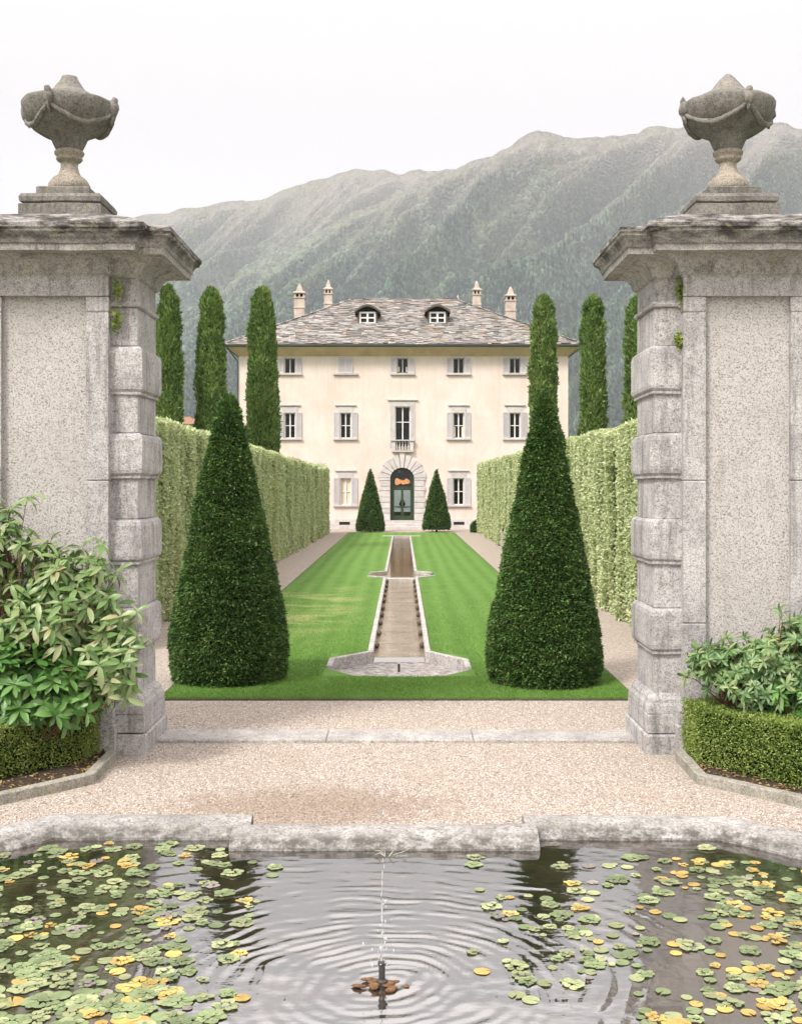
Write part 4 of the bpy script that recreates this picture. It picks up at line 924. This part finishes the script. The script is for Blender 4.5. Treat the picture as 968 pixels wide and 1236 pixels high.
# hall furniture silhouettes and lamp
tb = MB(); tb.lathe(dc, 79, [(.32, .5), (.10, .62), (.09, 1.18), (.55, 1.22), (.55, 1.27)], 20); tab = empty('hall_table', (dc, 79, .5), 'dark round table seen through the glazed villa door', 'table'); tb.build('pedestal', M['doorpaint'], tab)
tb = MB(); tb.lathe(dc, 79, [(.12, 1.275), (.24, 1.42), (.14, 1.62), (.07, 1.8), (.04, 2.02)], 16); tag(tb.build('vase', M['doorpaint'], smooth=True), 'dark vase standing on the table inside the villa door', 'vase')
lm = empty('chandelier', (dc, 80, 4.4), 'amber glowing chandelier seen through the top of the villa door', 'chandelier')
q = MB()
for i in range(9): a = 2 * math.pi * i / 9; q.ell((dc + .38 * math.cos(a), 80 + .38 * math.sin(a), 2.96 + .08 * math.sin(i * 2.7)), (.15, .15, .14 + .05 * math.sin(i * 1.7)), 10, 6)
q.build('lamp_shade', M['amber'], lm, smooth=True)
q = MB(); q.tube([(dc, 80, 4.4), (dc, 80, 2.95)], .02, 6)
for i in range(9): a = 2 * math.pi * i / 9; q.tube([(dc, 80, 3.05), (dc + .36 * math.cos(a), 80 + .36 * math.sin(a), 2.84)], .012, 5)
q.build('arm', M['nozzle'], lm)
q = MB(); q.ell((fx(481.5), VD + .9, fz(569)), (.10, .10, .11), 10, 8); lg = empty('globe_lamp', (fx(481.5), VD + .9, 4.4), 'small white globe lamp hanging under the door arch', 'lamp'); q.build('globe', M['white'], lg, smooth=True)
q = MB(); q.tube([(fx(481.5), VD + .9, 4.4), (fx(481.5), VD + .9, fz(569) + .09)], .012, 5); q.build('rod', M['nozzle'], lg)
# windows
def bars(m, x0, x1, z0, z1, y, t, vx=(), hz=(), dp=.05):
    m.box(x0, x0 + t, y, y + dp, z0, z1); m.box(x1 - t, x1, y, y + dp, z0, z1); m.box(x0 + t, x1 - t, y + .002, y + dp, z0, z0 + t); m.box(x0 + t, x1 - t, y + .002, y + dp, z1 - t, z1)
    for v_ in vx: m.box(v_ - t * .62, v_ + t * .62, y - .004, y + dp, z0 + t, z1 - t)
    for h_ in hz: m.box(x0 + t, x1 - t, y + .004, y + dp, h_ - t * .4, h_ + t * .4)
def shutter(x0, x1, z0, z1, par, y=VD - .075):
    m = MB(); t = .05; m.box(x0, x0 + t, y, y + .045, z0, z1); m.box(x1 - t, x1, y, y + .045, z0, z1); m.box(x0 + t, x1 - t, y + .002, y + .045, z0, z0 + .07); m.box(x0 + t, x1 - t, y + .002, y + .045, z1 - .07, z1)
    zz = z0 + .07
    while zz < z1 - .09: m.add([(x0 + t, y + .008, zz), (x1 - t, y + .008, zz), (x1 - t, y + .035, zz + .045), (x0 + t, y + .035, zz + .045), (x0 + t, y + .016, zz - .004), (x1 - t, y + .016, zz - .004), (x1 - t, y + .042, zz + .04), (x0 + t, y + .042, zz + .04)], [(0, 1, 2, 3), (7, 6, 5, 4), (0, 4, 5, 1), (3, 2, 6, 7)]); zz += .05
    m.box(x0 + t, x1 - t, y + .043, y + .05, z0 + .07, z1 - .07)
    m.build('shutter', M['shutter'], par, fix=False)
for (kd, c, hw_, pt, pb), (x0, x1, z0, z1) in zip(wins, ops):
    fr = MB(); mt = .13
    if kd == 'balcony':
        for a, b in ((x0 - .16, x0), (x1, x1 + .16)): fr.box(a, b, VD - .05, VD + .02, z0, z1)
        fr.box(x0 - .16, x1 + .16, VD - .055, VD + .02, z1, z1 + .14); fr.box(x0 - .30, x0 - .162, VD - .03, VD + .02, z0, z1 + .28); fr.box(x1 + .162, x1 + .30, VD - .03, VD + .02, z0, z1 + .28); fr.box(x0 - .16, x1 + .16, VD - .035, VD + .02, z1 + .142, z1 + .28)
    else:
        for a, b in ((x0 - mt, x0), (x1, x1 + mt)): fr.box(a, b, VD - .03, VD + .02, z0 - (0 if kd != 'top' else .0), z1)
        fr.box(x0 - mt, x1 + mt, VD - .033, VD + .02, z1, z1 + (.15 if kd != 'top' else .07))
        if kd != 'top': fr.box(x0 - mt, x1 + mt, VD - .036, VD + .02, z1 + .152, z1 + .34)
    wo = fr.build('window', M['trim'], villa)
    if kd != 'top':
        l_ = MB(); zt = z1 + (.34 if kd != 'balcony' else .28) + .002; e_ = .27 if kd != 'balcony' else .42
        l_.stack(x0 - e_, x1 + e_, VD - .06, VD + .02, [(-.10, zt), (-.04, zt + .03), (.0, zt + .06), (.05, zt + .10), (.05, zt + .15), (.03, zt + .165)], (1, 1, 1, 0)); l_.build('lintel', M['trim'], wo)
    if kd != 'balcony':
        l_ = MB(); l_.stack(x0 - .40, x1 + .40, VD - .12, VD + .02, [(0, z0 - .12), (.03, z0 - .09), (.03, z0 - .005)], (1, 1, 1, 0)); l_.build('sill', M['trim'], wo)
    closed = kd == 'top' and c == 417.2
    if closed:
        xm = (x0 + x1) / 2; shutter(x0 - .09, xm - .005, z0 + .01, z1 + .03, wo); shutter(xm + .005, x1 + .09, z0 + .01, z1 + .03, wo)
    elif kd != 'balcony':
        sw = .33; shutter(x0 - sw - .06, x0 - .06, z0, z1 + .02, wo); shutter(x1 + .06, x1 + sw + .06, z0, z1 + .02, wo)
    cs = MB(); zb = z0 if kd != 'balcony' else z0
    t = .055 if kd != 'top' else .05
    hz = [(z0 + z1) / 2] if kd in ('mid', 'low') else ([z0 + (z1 - z0) * .62] if kd == 'balcony' else [])
    bars(cs, x0, x1, zb, z1, VD + .13, t, [(x0 + x1) / 2], hz); cs.build('casement', M['white'] if kd != 'top' else M['shutter'], wo)
    blind = kd == 'low' and c == 417.2
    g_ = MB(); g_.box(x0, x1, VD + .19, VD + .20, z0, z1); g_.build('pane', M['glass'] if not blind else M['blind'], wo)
    if not blind and not closed and (kd, c) in (('top', 486), ('mid', 553.5)):
        cu = MB()   # pale curtain edges inside
        for a, b in ((x0 + .05, x0 + .16), (x1 - .15, x1 - .05)): cu.box(a, b, VD + .182, VD + .1885, z0 + .1, z0 + (z1 - z0) * .45)
        cu.build('curtain', M['blind'], wo)
# balcony
bx0, bx1 = fx(473), fx(499); bal = MB(); bal.stack(bx0 - .04, bx1 + .04, VD - .28, VD, [(0, fz(532.5)), (.02, fz(532)), (.02, fz(530.8))], (1, 1, 1, 0)); bo = bal.build('balcony', M['trim'], villa)
b2 = MB(); b2.stack(bx0, bx1, VD - .24, VD, [(0, fz(545.5)), (.0, fz(543.6))], (1, 1, 1, 0)); b2.build('ledge', M['trim'], bo)
for a, b in ((bx0, bx0 + .22), (bx1 - .22, bx1)): p_ = MB(); p_.box(a, b, VD - .22, VD, fz(543.5), fz(532.6)); p_.build('pedestal', M['trim'], bo)
zb0, zb1 = fz(543.5), fz(532.6)
for i in range(5):
    cxx = bx0 + .22 + (bx1 - bx0 - .44) * (i + .5) / 5; p_ = MB(); h_ = zb1 - zb0
    p_.lathe(cxx, VD - .13, [(.05, zb0), (.05, zb0 + .06), (.03, zb0 + .08), (.058, zb0 + h_ * .32), (.03, zb0 + h_ * .7), (.025, zb0 + h_ * .8), (.05, zb0 + h_ * .88), (.05, zb1)], 10); p_.build('baluster', M['trim'], bo, smooth=True)
# door surround: rusticated jambs and voussoirs
jw = .62
for sgn in (-1, 1):
    z = DZ0 - .0; hs = [fz(y) for y in (628.2, 619.5, 613.5, 606.3, 600, 592.5, 587, 580, 577)]
    for i, (a, b) in enumerate(zip(hs[:-1], hs[1:])):
        e_ = jw + (.07 if i % 2 else 0.0); xa, xb = (DX1, DX1 + e_) if sgn > 0 else (DX0 - e_, DX0)
        m = MB(); m.box(xa, xb, VD - .09 - .01 * (i % 2), VD + .1, a + .012, b - .012); m.build('jamb_stone', M['trim'], villa, bevel=.02)
zc = hs[-1]; nv = 11
for i in range(nv):
    a0 = math.pi * i / nv + .014; a1 = math.pi * (i + 1) / nv - .014; mid = i == nv // 2; ro = dr + (.66 + .07 * ((i + 1) % 2)) + (.32 if mid else 0)
    if mid: a0 += .02; a1 -= .02
    ri = dr; oz = DZT - dr - zc
    pts = [(dc + ri * math.cos(a0), zc + oz * math.sin(a0) + ri * math.sin(a0)), (dc + ro * math.cos(a0), zc + ro * math.sin(a0)), (dc + ro * math.cos((a0 + a1) / 2), zc + ro * math.sin((a0 + a1) / 2)), (dc + ro * math.cos(a1), zc + ro * math.sin(a1)), (dc + ri * math.cos(a1), zc + oz * math.sin(a1) + ri * math.sin(a1)), (dc + ri * math.cos((a0 + a1) / 2), zc + oz + ri * math.sin((a0 + a1) / 2))]
    m = MB(); m.extr(pts, VD - (.14 if mid else .10), VD + .25); m.build('voussoir' if not mid else 'keystone', M['trim'], villa, bevel=.018)
# glazed door
door = empty('door', (dc, VD + .2, DZ0)); door.parent = villa; door.location = Vector((dc, VD + .2, DZ0)) - villa.location
dj = MB(); y = VD + .2; tz = fz(589.5)
dj.box(DX0, DX0 + .17, y, y + .07, DZ0, DZT - .35); dj.box(DX1 - .17, DX1, y, y + .07, DZ0, DZT - .35); dj.box(DX0 + .17, DX1 - .17, y + .003, y + .07, DZ0, fz(622.5)); dj.box(DX0 + .17, DX1 - .17, y + .003, y + .07, tz - .11, tz + .09)
dj.box(dc - .07, dc + .07, y - .01, y + .07, fz(622.5), tz - .11); dj.box(DX0 + .17, DX0 + .24, y + .006, y + .07, fz(622.5), tz - .11); dj.box(DX1 - .24, DX1 - .17, y + .006, y + .07, fz(622.5), tz - .11)
ar = [(dc + (dr + .02) * math.cos(math.pi * i / 16), DZT - dr + (dr + .02) * math.sin(math.pi * i / 16)) for i in range(17)]; ai = [(dc + (dr - .11) * math.cos(math.pi * i / 16), DZT - dr + (dr - .11) * math.sin(math.pi * i / 16)) for i in range(17)]
for i in range(16): dj.extr([ar[i], ar[i + 1], ai[i + 1], ai[i]], y + .002, y + .068)
dj.box(DX0 + .001, DX0 + .11, y + .004, y + .068, DZT - dr - .5, DZT - dr + .02); dj.box(DX1 - .11, DX1 - .001, y + .004, y + .068, DZT - dr - .5, DZT - dr + .02)
dj.build('frame', M['doorpaint'], door); dg = MB(); dg.box(DX0 + .1, DX1 - .1, y + .03, y + .04, fz(622.5), DZT); dg.build('pane', M['clear'], door)
# plinth, vents, steps
pl = MB(); ext = [(vx0 - .03, fx(409.5)), (fx(422.5), DX0 - .75), (DX1 + .75, fx(547.5)), (fx(560.5), vx1 + .03)]
for a, b in ext: pl = MB(); pl.box(a, b, VD - .05, VD + .02, -.02, .60); pl.build('plinth', M['trim'], villa)
for a, b in vents:
    for c_, d_ in ((-.02, fz(633.8)), (fz(629.8), .60)): pl = MB(); pl.box(fx(a), fx(b), VD - .045, VD + .02, c_, d_); pl.build('plinth', M['trim'], villa)
for a, b in vents:
    v_ = MB(); v_.box(fx(a), fx(b), VD + .1, VD + .11, fz(633.7), fz(629.9)); g_ = v_.build('vent', M['dark'], villa)
    v_ = MB()
    for i in range(1, 6): xx = fx(a) + (fx(b) - fx(a)) * i / 6; v_.box(xx - .012, xx + .012, VD + .02, VD + .04, fz(633.7), fz(629.9))
    v_.box(fx(a), fx(b), VD + .021, VD + .039, fz(631.9), fz(631.6)); v_.build('grille', M['gutter'], g_)
for i, (z_, yf, ex) in enumerate([(.18, 1.15, 1.0), (.36, .80, .85), (.53, .45, .72)]):
    m = MB(); m.box(DX0 - ex, DX1 + ex, VD - yf, VD - (.0 if i == 2 else yf - .36) - .004, -.02, z_); m.build('step', M['trim'], villa, bevel=.015)
# roof
o_ = .757; ez = 11.40; ex0, ex1, ey0, ey1 = vx0 - o_, vx1 + o_, VD - o_, VB + o_; run = (ey1 - ey0) / 2; rz = 15.37; sl = (rz - ez) / run; ry = (ey0 + ey1) / 2
rxa, rxb = ex0 + run, ex1 - run
um = MB(); um.add([(ex0, ey0, ez - .06), (ex1, ey0, ez - .06), (ex1, ey1, ez - .06), (ex0, ey1, ez - .06), (rxa, ry, rz - .08), (rxb, ry, rz - .08)], [(0, 1, 5, 4), (1, 2, 5), (2, 3, 4, 5), (3, 0, 4), (3, 2, 1, 0)])
def slabs(m, A0, A1, B0, B1):
    """courses of irregular split-stone slabs on the face A0-A1 (eave) B0-B1 (ridge)"""
    A0, A1, B0, B1 = map(lambda p: np.array(p, float), (A0, A1, B0, B1)); e = (A1 - A0); Le = np.linalg.norm(e); e = e / Le
    mid = ((B0 + B1) / 2 - (A0 + A1) / 2); up = mid - e * mid.dot(e); Lu = np.linalg.norm(up); up = up / Lu; nn = np.cross(e, up); nn = nn if nn[2] > 0 else -nn
    c0 = (B0 - A0).dot(e); c1 = (A1 - B1).dot(e); rows = int(Lu / .20)
    for r in range(rows + 1):
        v = r * Lu / rows; xa = c0 * v / Lu; xb = Le - c1 * v / Lu; x = xa - random.uniform(0, .3)
        while x < xb:
            w = random.uniform(.22, .62); a, b = max(x, xa - .02), min(x + w, xb + .02); x += w
            if b - a < .05: continue
            h = random.uniform(.30, .42); th = random.uniform(.025, .05); j = random.uniform(-.05, .05); lift = random.uniform(.02, .06); tw_ = random.uniform(-.02, .02)
            p0 = A0 + e * a + up * (v - .08 + j); p1 = A0 + e * b + up * (v - .08 + j + random.uniform(-.05, .05)); p2 = A0 + e * (b - random.uniform(0, .03)) + up * min(v + h, Lu); p3 = A0 + e * (a + random.uniform(0, .03)) + up * min(v + h, Lu)
            q = [p0 + nn * (lift + tw_), p1 + nn * (lift - tw_), p2 + nn * .0, p3 + nn * .0]
            q += [k_ + nn * th for k_ in q]
            m.add(q, [(0, 3, 2, 1), (4, 5, 6, 7), (0, 1, 5, 4), (1, 2, 6, 5), (2, 3, 7, 6), (3, 0, 4, 7)])
sm = MB(); slabs(sm, (ex0, ey0, ez), (ex1, ey0, ez), (rxa, ry, rz), (rxb, ry, rz)); slabs(sm, (ex1, ey0, ez), (ex1, ey1, ez), (rxb, ry, rz), (rxb, ry, rz)); slabs(sm, (ex1, ey1, ez), (ex0, ey1, ez), (rxb, ry, rz), (rxa, ry, rz)); slabs(sm, (ex0, ey1, ez), (ex0, ey0, ez), (rxa, ry, rz), (rxa, ry, rz))
x = rxa - .2
while x < rxb + .2: sm.box(x, x + .5, ry - .16, ry + .16, rz - .02, rz + random.uniform(.05, .08)); x += .52
um.v, um.f = um.v, um.f; sm.add(um.v, um.f); roof = sm.build('roof', M['slate'], villa, fix=False)
so = MB(); zs = WT - .02; P_ = [(vx0 - .004, VD - .004), (vx1 + .004, VD - .004), (vx1 + .004, VB + .004), (vx0 - .004, VB + .004)]; Q_ = [(ex0 + .02, ey0 + .02), (ex1 - .02, ey0 + .02), (ex1 - .02, ey1 - .02), (ex0 + .02, ey1 - .02)]; M_ = [((p[0] * .45 + q[0] * .55), (p[1] * .45 + q[1] * .55)) for p, q in zip(P_, Q_)]
vs = [(x, y, zs) for x, y in P_] + [(x, y, zs + .40) for x, y in M_] + [(x, y, ez - .13) for x, y in Q_]; fs = []
for k_ in range(2):
    for i in range(4): j = (i + 1) % 4; fs.append((k_ * 4 + i, k_ * 4 + j, k_ * 4 + 4 + j, k_ * 4 + 4 + i))
so.add(vs, fs); so.build('eaves', M['soffit'], villa, fix=False)
gt = MB(); gt.sweep([(ex0 + .02, ey0 + .02), (ex1 - .02, ey0 + .02), (ex1 - .02, ey1 - .02), (ex0 + .02, ey1 - .02)], [(0, ez - .18), (0, ez - .04), (-.12, ez - .02), (-.13, ez - .08), (-.09, ez - .16)], closed=True); gt.build('gutter', M['gutter'], villa)
for x in (vx0 + .12, vx1 - .12):
    pass
dp = MB(); dp.tube([(ex0 + .12, ey0 + .05, ez - .18), (vx0 - .07, VD - .07, WT - .35), (vx0 - .07, VD - .07, .1)], .045, 8); dp.build('downpipe', M['gutter'], villa)
# dormers
for c in (443.6, 528):
    D = 74.4; X0, X1 = gx(c - 9.8, D), gx(c + 9.8, D); zb_ = gz(390.5, D); zt_ = gz(376, D); bk = D + (zt_ + .35 - ez) / sl - (D - ey0) + .4
    dm = MB(); dm.box(X0 - .1, X0, D, bk, zb_ - .1, zt_); dm.box(X1, X1 + .1, D, bk, zb_ - .1, zt_); dm.box(X0, X1, D, bk, zb_ - .12, zb_); d_ = dm.build('dormer', M['lidwood'], villa)
    cxm = (X0 + X1) / 2; hwid = (X1 - X0) / 2 + .30; arc = [(cxm + hwid * s_, zt_ - .10 + .42 * (1 - abs(s_) ** 1.7)) for s_ in np.linspace(-1, 1, 15)]
    poly = arc + [(x_, z_ + .12) for x_, z_ in arc[::-1]]; lid = MB()
    for i in range(14): lid.extr([arc[i], arc[i + 1], (arc[i + 1][0], arc[i + 1][1] + .13), (arc[i][0], arc[i][1] + .13)], D - .28, bk + .3)
    lid.build('lid', M['lidwood'], d_); fl_ = MB(); fl_.extr([(X0 - .1, zt_)] + [(x_, z_ + .003) for x_, z_ in arc[2:-2]] + [(X1 + .1, zt_)], D + .02, D + .1); fl_.build('tympanum', M['dark'], d_)
    cs = MB(); xm = (X0 + X1) / 2; bars(cs, X0, X1, zb_ + .0, zt_, D + .01, .10, [xm], [(zb_ + zt_) / 2], .06); cs.build('casement', M['white'], d_)
    g_ = MB(); g_.box(X0, X1, D + .075, D + .085, zb_, zt_); g_.build('pane', M['glass'], d_)
# chimneys
def chimney(c, wpx, top, D, pin):
    w2 = wpx / 2 / F * D; x = gx(c, D); zt = gz(top, D); zb_ = 13.0; k = MB(); zs_ = zt - 1.05
    k.stack(x - w2, x + w2, D - w2, D + w2, [(0, zb_), (0, zs_ - .72), (.04, zs_ - .70), (.04, zs_ - .62), (0, zs_ - .60), (0, zs_ - .02)]); ck = k.build('chimney', M['chim'], roof)
    k = MB(); k.stack(x - w2, x + w2, D - w2, D + w2, [(.0, zs_ - .018), (.06, zs_), (.06, zs_ + .06), (.0, zs_ + .08)])
    for sx in (-1, 0, 1):
        for sy in (-1, 0, 1):
            if sx or sy: k.box(x + sx * w2 * .82 - .05, x + sx * w2 * .82 + .05, D + sy * w2 * .82 - .05, D + sy * w2 * .82 + .05, zs_ + .079, zs_ + .32)
    k.stack(x - w2, x + w2, D - w2, D + w2, [(.0, zs_ + .32), (.07, zs_ + .34), (.07, zs_ + .41), (.0, zs_ + .44), (-w2 * .35, zs_ + .50), (-w2 * .55, zs_ + .78), (-w2 + .03, zt)]); k.build('chimney_cap', M['chim'], roof)
    k = MB(); k.box(x - w2 * .6, x + w2 * .6, D - w2 * .6, D + w2 * .6, zs_ + .081, zs_ + .318); k.build('chimney_flue', M['dark'], roof)
chimney(361.8, 12.5, 342, 80.5, 0); chimney(396.3, 9.6, 337.5, 81.5, 0); chimney(575.2, 9.6, 338.5, 81.5, 0); chimney(616, 12, 345.5, 80.5, 0); chimney(552.5, 6.5, 356, 84, 0)
# far house glimpsed over the hedge
fh = empty('far_house', (gx(221, 92), 92, 0), 'small distant house with an orange roof glimpsed between two cypresses', 'house')
k = MB(); x_ = gx(221, 92); k.box(x_ - 1.6, x_ + 1.6, 90, 95, -.5, gz(513.5, 92)); k.build('wall', M['plaster'], fh)
k = MB(); zt = gz(513.5, 92); k.add([(x_ - 1.9, 89.7, zt), (x_ + 1.9, 89.7, zt), (x_ + 1.9, 95.3, zt), (x_ - 1.9, 95.3, zt), (x_ - .5, 92, zt + .7), (x_ + .5, 92, zt + .7)], [(0, 1, 5, 4), (1, 2, 5), (2, 3, 4, 5), (3, 0, 4), (3, 2, 1, 0)]); k.build('roof', plain('tile_roof', (.26, .15, .10), .9, .1, 3, .2), fh)
M['lake'] = water('lake_water', (.14, .155, .15), (.18, .195, .19), .02, .3, 1.33, .02, (.3, .3, .3))
polysheet('lake', [[(-3000, 102), (3000, 102), (3000, 900), (-3000, 900)]], -.002, M['lake'])
# ================================================================== mountains
def mountain(name, sky, Dn, Df, lo_px, hi_px, seed, slant, spacing, rough_, nu=620, nv=230):
    sx = np.array([s_[0] for s_ in sky], float); sy = np.array([s_[1] for s_ in sky], float)
    u = np.linspace(lo_px, hi_px, nu); v = np.linspace(0, 1.22, nv); U, V = np.meshgrid(u, v); U, V = U.ravel(), V.ravel()
    Dc = Df; crest = EYE + (HY - np.interp(U, sx, sy)) / F * Dc                     # crest height
    crest = crest * (1 + .012 * fbm(np.stack([U / 22, 0 * U, 0 * U], 1), 3, seed + 20))
    vv = np.clip(V, 0, 1); base = crest * vv ** 1.05; D = Dn + (Df - Dn) * V
    ss = (U + slant * (1 - vv) * 260) / spacing                                # spurs run down and to one side
    nz = fbm(np.stack([(U + slant * (1 - vv) * 180) / 230, vv * 1.1, 0 * U], 1), 3, seed) * .9
    def ridge(x): return 1 - 2 * np.abs((x % 1) - .5)
    env = np.sin(np.clip(vv, 0, 1) * math.pi) ** .8 * .9 + .10 * vv
    s1 = ridge(ss + nz); s2 = ridge(ss * 2.3 + nz * 1.6 + .3); s3 = ridge(ss * 5.1 + nz * 3 + vv * 1.3); s4 = ridge(ss * 11 + nz * 6 + vv * 2.5)
    spur = s1 * .46 + .29 * s2 + .17 * s3 + .09 * s4
    Hh = crest * vv ** 1.10 + crest * .66 * rough_ * env * (spur - .74)
    pq = np.stack([U / 40, V * 14, 0 * U], 1); Hh = Hh + crest * .028 * (env + .12) * fbm(pq, 5, seed + 3) + crest * .006 * fbm(pq * 6, 3, seed + 9)
    bk = V > 1; Hh = np.where(bk, crest - (V - 1) * crest * 1.6 + 8 * fbm(pq, 3, seed), Hh)
    sil = EYE + (crest - EYE) * (Dn + (Df - Dn) * V) / Dc; lim = sil * .985; Hh = np.where(V < 1, np.minimum(Hh, lim - 12 * np.exp(-np.abs(Hh - lim) / 30)), Hh)
    D = D + 90 * fbm(np.stack([U / 120, V * 3, 0 * U + 4], 1), 3, seed + 5) * np.sin(np.clip(vv, 0, 1) * math.pi)
    X = (U - CX) / F * D; co = np.stack([X, D, np.where(V <= 0, -1, Hh)], 1); ii = (np.arange(nv - 1)[:, None] * nu + np.arange(nu - 1)[None]).ravel()
    o = link(name, fastmesh(name, co, None, np.stack([ii, ii + 1, ii + nu + 1, ii + nu], 1), [M['forest']], None, True)); tag(o, kind='structure')
skyA = [(-900, 420), (-300, 330), (60, 300), (120, 276), (190, 253), (250, 248), (300, 240), (350, 225), (400, 209), (425, 202), (440, 200), (462, 205), (500, 207), (540, 203), (620, 215), (800, 260), (1300, 330)]
skyB = [(-900, 700), (60, 430), (200, 372), (300, 318), (400, 268), (470, 234), (520, 211), (545, 202), (570, 192), (600, 181), (620, 173), (640, 163), (660, 159), (690, 163), (705, 165), (735, 160), (770, 157), (800, 151), (840, 150), (880, 158), (915, 158), (930, 149), (945, 145), (970, 149), (1060, 175), (1400, 230), (2000, 330)]
mountain('mountain_left', skyA, 1500, 3100, -700, 1100, 5, 2.0, 190, 1.3, 620, 220)
mountain('mountain_main', skyB, 1100, 2600, -500, 1900, 12, 2.3, 175, 1.5, 900, 320)
# air
hz = MB(); hz.box(-6500, 6500, -240, 5200, -3, 1250)
hm = bpy.data.materials.new('haze'); hm.use_nodes = True; nt = hm.node_tree; nt.nodes.clear(); oo = nt.nodes.new('ShaderNodeOutputMaterial'); vo = nt.nodes.new('ShaderNodeVolumePrincipled')
vo.inputs['Color'].default_value = (.84, .90, 1.0, 1); vo.inputs['Density'].default_value = HAZE = .000125; vo.inputs['Anisotropy'].default_value = 0.0; nt.links.new(vo.outputs[0], oo.inputs['Volume'])
tag(hz.build('haze', hm), kind='stuff')
# ================================================================== camera, sky, sun
cam = bpy.data.cameras.new('camera'); cam.sensor_fit = 'HORIZONTAL'; cam.sensor_width = 36; cam.lens = F / 968 * 36
cam.shift_x = -2 / 968; cam.shift_y = -32 / 968; cam.clip_start = .1; cam.clip_end = 30000
co_ = bpy.data.objects.new('camera', cam); COL.objects.link(co_); co_.location = (0, 0, EYE); co_.rotation_euler = (math.pi / 2, 0, 0); S.camera = co_
w = bpy.data.worlds.new('World'); S.world = w; w.use_nodes = True; nt = w.node_tree; nt.nodes.clear(); n = N(nt)
out = n.new('OutputWorld'); bg = n.new('Background'); n.L(bg.outputs[0], out.inputs[0])
SE, SR = math.radians(48), math.radians(222)
sk = n.new('TexSky'); sk.sky_type = 'NISHITA'; sk.sun_disc = False; sk.sun_elevation = SE; sk.sun_rotation = SR; sk.air_density = 1; sk.dust_density = 2.5
hs_ = n.new('HueSaturation'); hs_.inputs['Saturation'].default_value = .18; n.L(sk.outputs[0], hs_.inputs['Color'])
tc = n.new('TexCoord'); sp = n.new('SeparateXYZ'); n.L(tc.outputs['Generated'], sp.inputs[0])
# high thin overcast: even and pale near the horizon, brighter overhead, a touch brighter behind the camera
up = n.ramp(sp.outputs[2], [(0, 2.85 / 9), (.30, 2.9 / 9), (.385, 3.35 / 9), (.48, .82), (.75, .86), (1, .80)])
veil = n.mix(1.0, up, (9.1, 8.40, 8.12), 'MULTIPLY')
bk = n.new('MapRange'); n.L(sp.outputs[1], bk.inputs[0]); bk.inputs[1].default_value = 0; bk.inputs[2].default_value = -1; bk.inputs[3].default_value = 1; bk.inputs[4].default_value = 1.35
veil = n.mix(1.0, veil, bk.outputs[0], 'MULTIPLY')
n.L(n.mix(.88, hs_.outputs[0], veil), bg.inputs[0]); bg.inputs[1].default_value = .10
sun = bpy.data.lights.new('sun', 'SUN'); sun.energy = 1.5; sun.angle = math.radians(14); sun.color = (1, .95, .89)
so_ = bpy.data.objects.new('sun', sun); COL.objects.link(so_)
sd = Vector((math.sin(SR) * math.cos(SE), math.cos(SR) * math.cos(SE), math.sin(SE))); so_.rotation_euler = sd.to_track_quat('Z', 'Y').to_euler(); so_.location = (0, 0, 30)
S.view_settings.view_transform = 'Standard'; S.view_settings.look = 'None'; S.view_settings.exposure = 1.56; S.view_settings.gamma = 1
S.render.engine = 'CYCLES'; S.cycles.use_denoising = True; S.cycles.max_bounces = 6; S.cycles.volume_bounces = 1; S.cycles.transparent_max_bounces = 12
